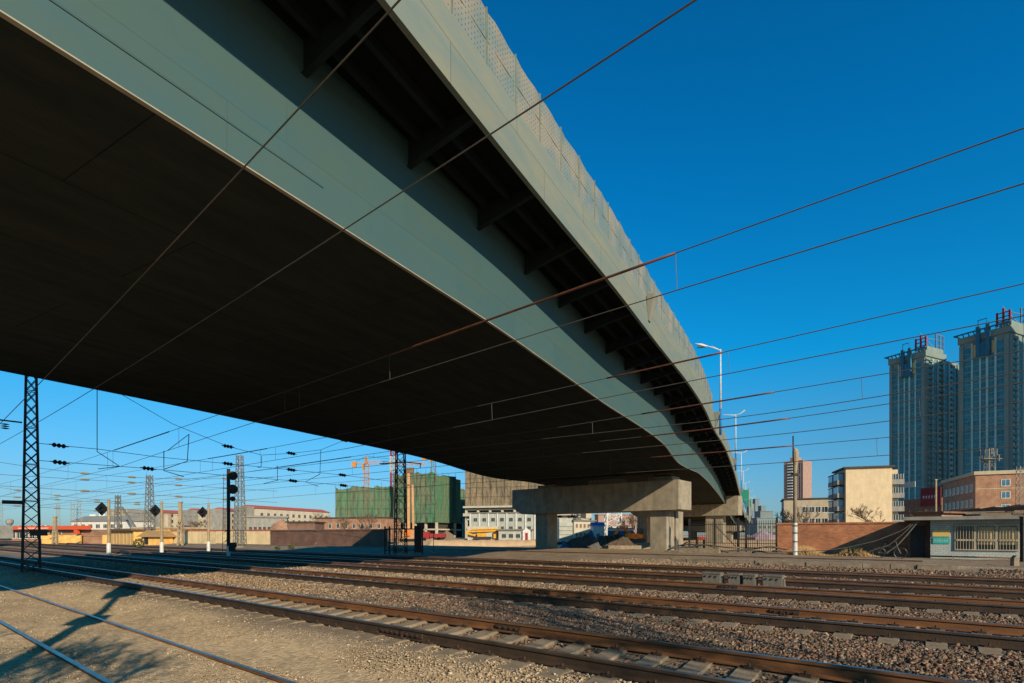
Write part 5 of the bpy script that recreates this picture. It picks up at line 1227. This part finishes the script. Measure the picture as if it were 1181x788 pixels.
# bicycle
X,Z=colq(1026,38.6); t=thing('bicycle','old bicycle leaning in the shade beside the small house','bicycle',(X,Z,.45),TROT+.15)
for dx in (-.52,.52):
    c=(dx,0,.34); mb=MB(); ring=[(c[0]+.32*math.cos(k*math.pi/12),0,c[2]+.32*math.sin(k*math.pi/12)) for k in range(25)]
    wh=obj('wheel',MB().tube(ring,.018,6,cap=False),M['black'],t,local=True)
    mb=MB().lathe(c,[(.03,-.05),(.03,.05)],8,axis='y')
    for k in range(12): mb.tube([c,(c[0]+.31*math.cos(k*math.pi/6),0,c[2]+.31*math.sin(k*math.pi/6))],.003,3)
    mb.tube([(p[0]*1+ (c[0]-p[0])*.05,0,p[2]+(c[2]-p[2])*.05) for p in ring],.01,5,cap=False)
    obj('rim',mb,M['chrome'],wh,local=True)
obj('frame',MB().tube([(-.52,0,.34),(-.12,0,.3),(-.25,0,.8),(-.52,0,.34)],.016,6).tube([(-.12,0,.3),(.35,0,.75),(-.23,0,.72)],.018,6).tube([(.52,0,.34),(.35,0,.75),(.32,0,.95)],.016,6),M['chrome'],t,local=True)
obj('handlebar',MB().tube([(.2,-.28,.97),(.33,-.12,1.0),(.33,.12,1.0),(.2,.28,.97)],.014,6),M['chrome'],t,local=True)
obj('saddle',MB().lathe((-.27,0,.84),[(.04,-.03),(.11,0),(.1,.04),(.03,.06)],10),M['black'],t,local=True)
obj('mudguard',MB().tube([(-.52+.36*math.cos(a),0,.34+.36*math.sin(a)) for a in np.linspace(.3,2.8,9)],.012,5),M['steel_black'],t,local=True)
# blocks by house right
X,Z=colq(1170,33.5); t=thing('stub_post','short broken concrete stub beside the kerb in front of the small house','concrete stub',(X,Z,.3)); obj('stub',MB().prism([(-.12,0),(.14,0),(.12,.55),(.02,.62),(-.1,.5)],'y',-.1,.1),M['kerb'],t,local=True,fix=True); obj('foot',MB().box(-.4,.6,-.3,.3,-.05,.07),M['kerb'],t,local=True)
pr=thing('steel_pipe','rusty pipe running along the foot of the small house','pipe',tw(aq(1072,39.5),39.5,.5),TROT)
obj('pipe_run',MB().tube([(0,0,.12),(4.4,0,.10)],.045,7),M['rail_side'],pr,local=True,smooth=True); obj('support',MB().box(1,1.1,-.06,.06,-.1,.1).box(3.4,3.5,-.06,.06,-.1,.1),M['kerb'],pr,local=True)
X,Z=colq(1180,38.5); t=thing('dark_post','dark square gate post at the right edge beside the small house','post',(X,Z,.4)); obj('shaft',MB().box(-.09,.09,-.09,.09,0,2.35),M['steel_black'],t,local=True); obj('cap',MB().box(-.12,.12,-.12,.12,2.35,2.42),M['steel_black'],t,local=True)
# cell tower in front of brick building
X,Y,_=at(1141,116); t=thing('antenna_mast','pale lattice antenna mast with white panels above the brick building','antenna mast',(X,Y,13)); mb=MB().lattice((0,0,0),zof(517,116)-13,1.6,.9,5,.09,.05)
obj('mast_frame',mb,M['galv'],t,local=True)
for k in range(6):
    a=k*1.05; z=zof(520,116)-13-.3-1.4*(k%2); obj('antenna_panel',MB().box(1.6*math.cos(a)-.12,1.6*math.cos(a)+.12,1.6*math.sin(a)-.1,1.6*math.sin(a)+.1,z-.7,z+.7),M['box_grey'],t,local=True)
    obj('antenna_arm',MB().beam((0,0,z),(1.6*math.cos(a),1.6*math.sin(a),z),.06),M['galv'],t,local=True)
obj('platform',MB().box(-2,2,-1,1,zof(530,116)-13,zof(530,116)-12.9),M['galv'],t,local=True)
X,Y,_=at(1177,88); t=thing('lattice_mast','dark lattice mast in front of the right end of the brick building','lattice mast',(X,Y,.3),0,'lattice masts holding the overhead wires'); obj('mast_frame',MB().lattice((0,0,0),zof(540,88),.9,.7,12,.08,.035),M['galv'],t,local=True); obj('footing',MB().box(-.6,.6,-.6,.6,-.1,.2),M['kerb'],t,local=True)
X,Y,_=at(1079.5,80); t=thing('thin_post','thin brown post rising behind the shed roof left of the brick building','post',(X,Y,.3)); obj('shaft',MB().tube([(0,0,0),(0,0,zof(556,80))],.12,6),M['tan_mast'],t,local=True); obj('cap',MB().box(-.2,.2,-.1,.1,zof(556,80),zof(556,80)+.1),M['tan_mast'],t,local=True)
# freight wagon at the left edge
X,Y,_=at(-9,74); t=thing('freight_wagon','dark grey goods wagon cut off by the left edge','goods wagon',(X,Y,.3),R(-30)); L_=4
obj('body',MB().box(-9,2.6,-1.4,1.4,1.0,2.75),M['grey_wall'],t,local=True)
mb=MB()
for k in range(-8,3): mb.box(k*1.0-.05,k*1.0+.05,-1.47,-1.4,1.0,2.75)
obj('body_rib',mb,M['steel_black'],t,local=True)
for x in (1.3,-.6,-6): obj('wheel',MB().lathe((x,-1.0,.45),[(.42,-.08),(.42,.08)],14,axis='y'),M['steel_black'],t,local=True)
obj('underframe',MB().box(-9,2.8,-1.2,1.2,.75,.998),M['steel_black'],t,local=True)

# ---------------------------------------------------------------- trees and dry plants
def bare_tree(name,label,loc,h,spread,seed,levels=5,trunk=.12,lean=(0,0),parent_mat=None,group=None,minr=.012):
    rg=random.Random(seed); t=thing(name,label,'tree',loc,0,group)
    tr=MB(); cr=MB()
    def grow(p,d,L_,r,lv,mb):
        n=3; pts=[p]; q=p.copy(); dd=d.copy()
        for k in range(n):
            dd=(dd+Vector((rg.uniform(-.16,.16),rg.uniform(-.16,.16),rg.uniform(-.03,.12)))).normalized(); q=q+dd*L_/n; pts.append(q.copy())
        mb.tube(pts,[r*(1-.13*k) for k in range(n+1)],5 if lv<2 else 3,cap=False)
        if lv>=levels: return
        for k in range(rg.choice((2,3,3)) if lv else 5):
            ang=rg.uniform(0,6.28); tilt=rg.uniform(.35,.8)*spread; a=Vector((math.cos(ang),math.sin(ang),0))
            nd=(dd*math.cos(tilt)+a*math.sin(tilt)).normalized(); st=pts[rg.choice((2,3,3))]
            grow(st,nd,L_*rg.uniform(.6,.85),max(minr,r*.58),lv+1,cr)
    grow(Vector((0,0,-.1)),Vector((lean[0],lean[1],1)).normalized(),h*.3,trunk,0,tr)
    obj('trunk',tr,M['bark'],t,local=True); obj('crown',cr,M['bark'],t,local=True); return t
TG='bare winter trees'
bare_tree('bare_tree','bare spreading tree in front of the blank cream gable wall',at(1012,96,.2),8.2,1.15,3,5,.16,minr=.035)
bare_tree('bare_tree','bare upright tree in front of the lower buff apartment block',at(928,110,.2),8.2,.75,5,5,.14,minr=.035)
bare_tree('bare_tree','thin bare tree left of the utility pole before the buff block',at(914,112,.2),7.0,.8,6,4,.12,minr=.035)
bare_tree('bare_tree','bare brown tree rising beside the red billboard under the towers',at(1060,150,.2),9.5,.9,9,5,.2,minr=.05)
bare_tree('bare_tree','small bare tree close to the utility pole top left of the gable block',at(905,130,.2),9,.7,19,4,.2,minr=.05)
for i,(x,Zt,h,lb) in enumerate([(395,130,7,'bare tree before the orange brick building, farthest left'),(425,132,7.5,'bare tree before the middle of the orange brick building'),(350,125,5,'low bare tree behind the shaded brick wall'),(230,110,5.5,'bare bushy tree behind the yellow wall'),(215,108,4.4,'low bare bush behind the ladder-like concrete post'),(370,220,13,'bare tree at the right end of the longest red-roofed row'),(720,150,8,'bare tree behind the soil heap'),(735,148,9,'bare tree beside the pale pylon foot')]):
    bare_tree('bare_tree',lb,at(x,Zt,.2),h,.9,20+i,5,.12,minr=.04,group=None)
# tree and posts beside and behind the camera (they throw the shade patches in the foreground)
bare_tree('bare_tree','dense bare tree standing just out of view at the left of the camera',(-2.4,-1.6,0),6.2,.9,41,6,.11,minr=.014)
bare_tree('bare_tree','bare tree standing out of view to the right behind the camera',(9.6,-2.4,0),9.5,.75,43,6,.13,minr=.018)
t=thing('signal_post','stout signal post out of view just left of the camera','post',(-3.6,.6,0)); obj('shaft',MB().tube([(0,0,0),(0,0,7.3)],[.16,.11],10),M['steel_black'],t,local=True); obj('lamp_box',MB().box(-.35,.35,-.2,.2,7.0,8.2).box(-.28,.28,-.2,.2,5.2,5.7),M['black'],t,local=True)
# bush near the middle diamond signal
def bush(name,label,loc,r,h,m,n,seed,leaf=.12):
    rg=np.random.default_rng(seed); mb=MB()
    for i in range(n):
        d=rg.normal(0,1,3); d/=np.linalg.norm(d); rr=rg.uniform(.55,1)**.5; c=Vector((d[0]*r*rr,d[1]*r*rr,h*.55+d[2]*h*.5*rr))
        a=Vector(rg.normal(0,1,3)).normalized()*leaf; b=a.cross(Vector(rg.normal(0,1,3))).normalized()*leaf*.6
        mb.add([c-a,c-b,c+a,c+b],[(0,1,2,3)])
    t=thing(name,label,'bush',loc); obj('foliage',mb,m,t,local=True); obj('stem',MB().tube([(0,0,0),(0,0,h*.6)],.06,5),M['bark'],t,local=True); return t
bush('evergreen_bush','small dusty round evergreen bush near the middle diamond signal',at(160,60,.2),.55,1.15,M['leaf'],260,3,.11)
bush('evergreen_bush','small dark round bush near the far end of the shaded brick wall',at(336,58,.2),.35,.6,M['leaf'],160,4,.09)
bush('evergreen_bush','small dark shrub at the foot of the shaded brick wall, left one',at(320,57,.2),.3,.4,M['leaf'],120,5,.09)
def grass(label,cells,n,hh,seed):
    rg=np.random.default_rng(seed); mb=MB()
    for i in range(n):
        x=rg.uniform(cells[0],cells[1]); q=rg.uniform(cells[2],cells[3]); X,Z=colq(x,q); z=.44
        k=rg.uniform(.3,1)*hh*(1+.8*math.sin(x*.11)); a=rg.uniform(0,6.28); l=rg.uniform(.1,.6)*abs(k)
        k=abs(k); dx,dy=math.cos(a)*l,math.sin(a)*l; w=.018
        mb.add([(X-w,Z,z),(X+w,Z,z),(X+dx,Z+dy,z+k)],[(0,1,2)])
    tag(obj('dry_grass',mb,M['drygrass']),label,'dry grass',kind='stuff')
grass('tangled dry yellow grass along the foot of the red brick wall',(905,1015,41.5,44.6),5200,.42,3)
grass('thin dry grass tufts along the foot of the faded yellow wall',(200,330,52,56),1500,.3,4)
# litter stones on platform
# ---------------------------------------------------------------- camera, light, world
cam=bpy.data.cameras.new('camera'); co=bpy.data.objects.new('camera',cam); COL.objects.link(co); S.camera=co
cam.sensor_width=36; cam.lens=F/1181*36; cam.shift_y=(HY-394)/1181; cam.clip_end=9000; cam.clip_start=.05
co.location=(0,0,CAMZ); co.rotation_euler=(math.pi/2,0,0)
SKY=[(0,(.26,.42,.62)),(.057,(.24,.43,.63)),(.19,(.14,.56,.76)),(.288,(.02,.67,.97)),(.54,(.006,.62,.98)),(.9,(.006,.5,.8))]
EL=R(23.4); AZ=math.atan2(.454,-.891)      # direction to the sun, from +Y towards +X
sun=bpy.data.lights.new('sun','SUN'); sun.energy=5.0; sun.angle=R(.5); sun.color=(1,.83,.60)
so=bpy.data.objects.new('sun',sun); COL.objects.link(so)
dv=Vector((math.sin(AZ)*math.cos(EL),math.cos(AZ)*math.cos(EL),math.sin(EL)))
so.rotation_euler=dv.to_track_quat('Z','Y').to_euler(); so.location=(30,-60,60)
W=bpy.data.worlds.new('World'); S.world=W; W.use_nodes=True; nt=W.node_tree
bg=nt.nodes['Background']; sk=nt.nodes.new('ShaderNodeTexSky'); sk.sky_type='NISHITA'; sk.sun_disc=False
sk.sun_elevation=EL; sk.sun_rotation=AZ; sk.air_density=1.0; sk.dust_density=.5; sk.ozone_density=2.0; sk.altitude=0
hs=nt.nodes.new('ShaderNodeMix'); hs.data_type='RGBA'; hs.blend_type='MULTIPLY'; hs.inputs[0].default_value=1
tc=nt.nodes.new('ShaderNodeTexCoord'); sx=nt.nodes.new('ShaderNodeSeparateXYZ'); nt.links.new(tc.outputs['Generated'],sx.inputs[0])
rp=nt.nodes.new('ShaderNodeValToRGB'); nt.links.new(sx.outputs[2],rp.inputs[0]); cr=rp.color_ramp
while len(cr.elements)<len(SKY): cr.elements.new(.5)
for e,(p,c) in zip(cr.elements,SKY): e.position=p; e.color=(*c,1)
nt.links.new(rp.outputs[0],hs.inputs[7])
nt.links.new(sk.outputs[0],hs.inputs[6]); nt.links.new(hs.outputs[2],bg.inputs[0]); bg.inputs[1].default_value=.135
S.view_settings.view_transform='Standard'; S.view_settings.look='None'; S.view_settings.exposure=.3; S.view_settings.gamma=1
S.render.engine='CYCLES'
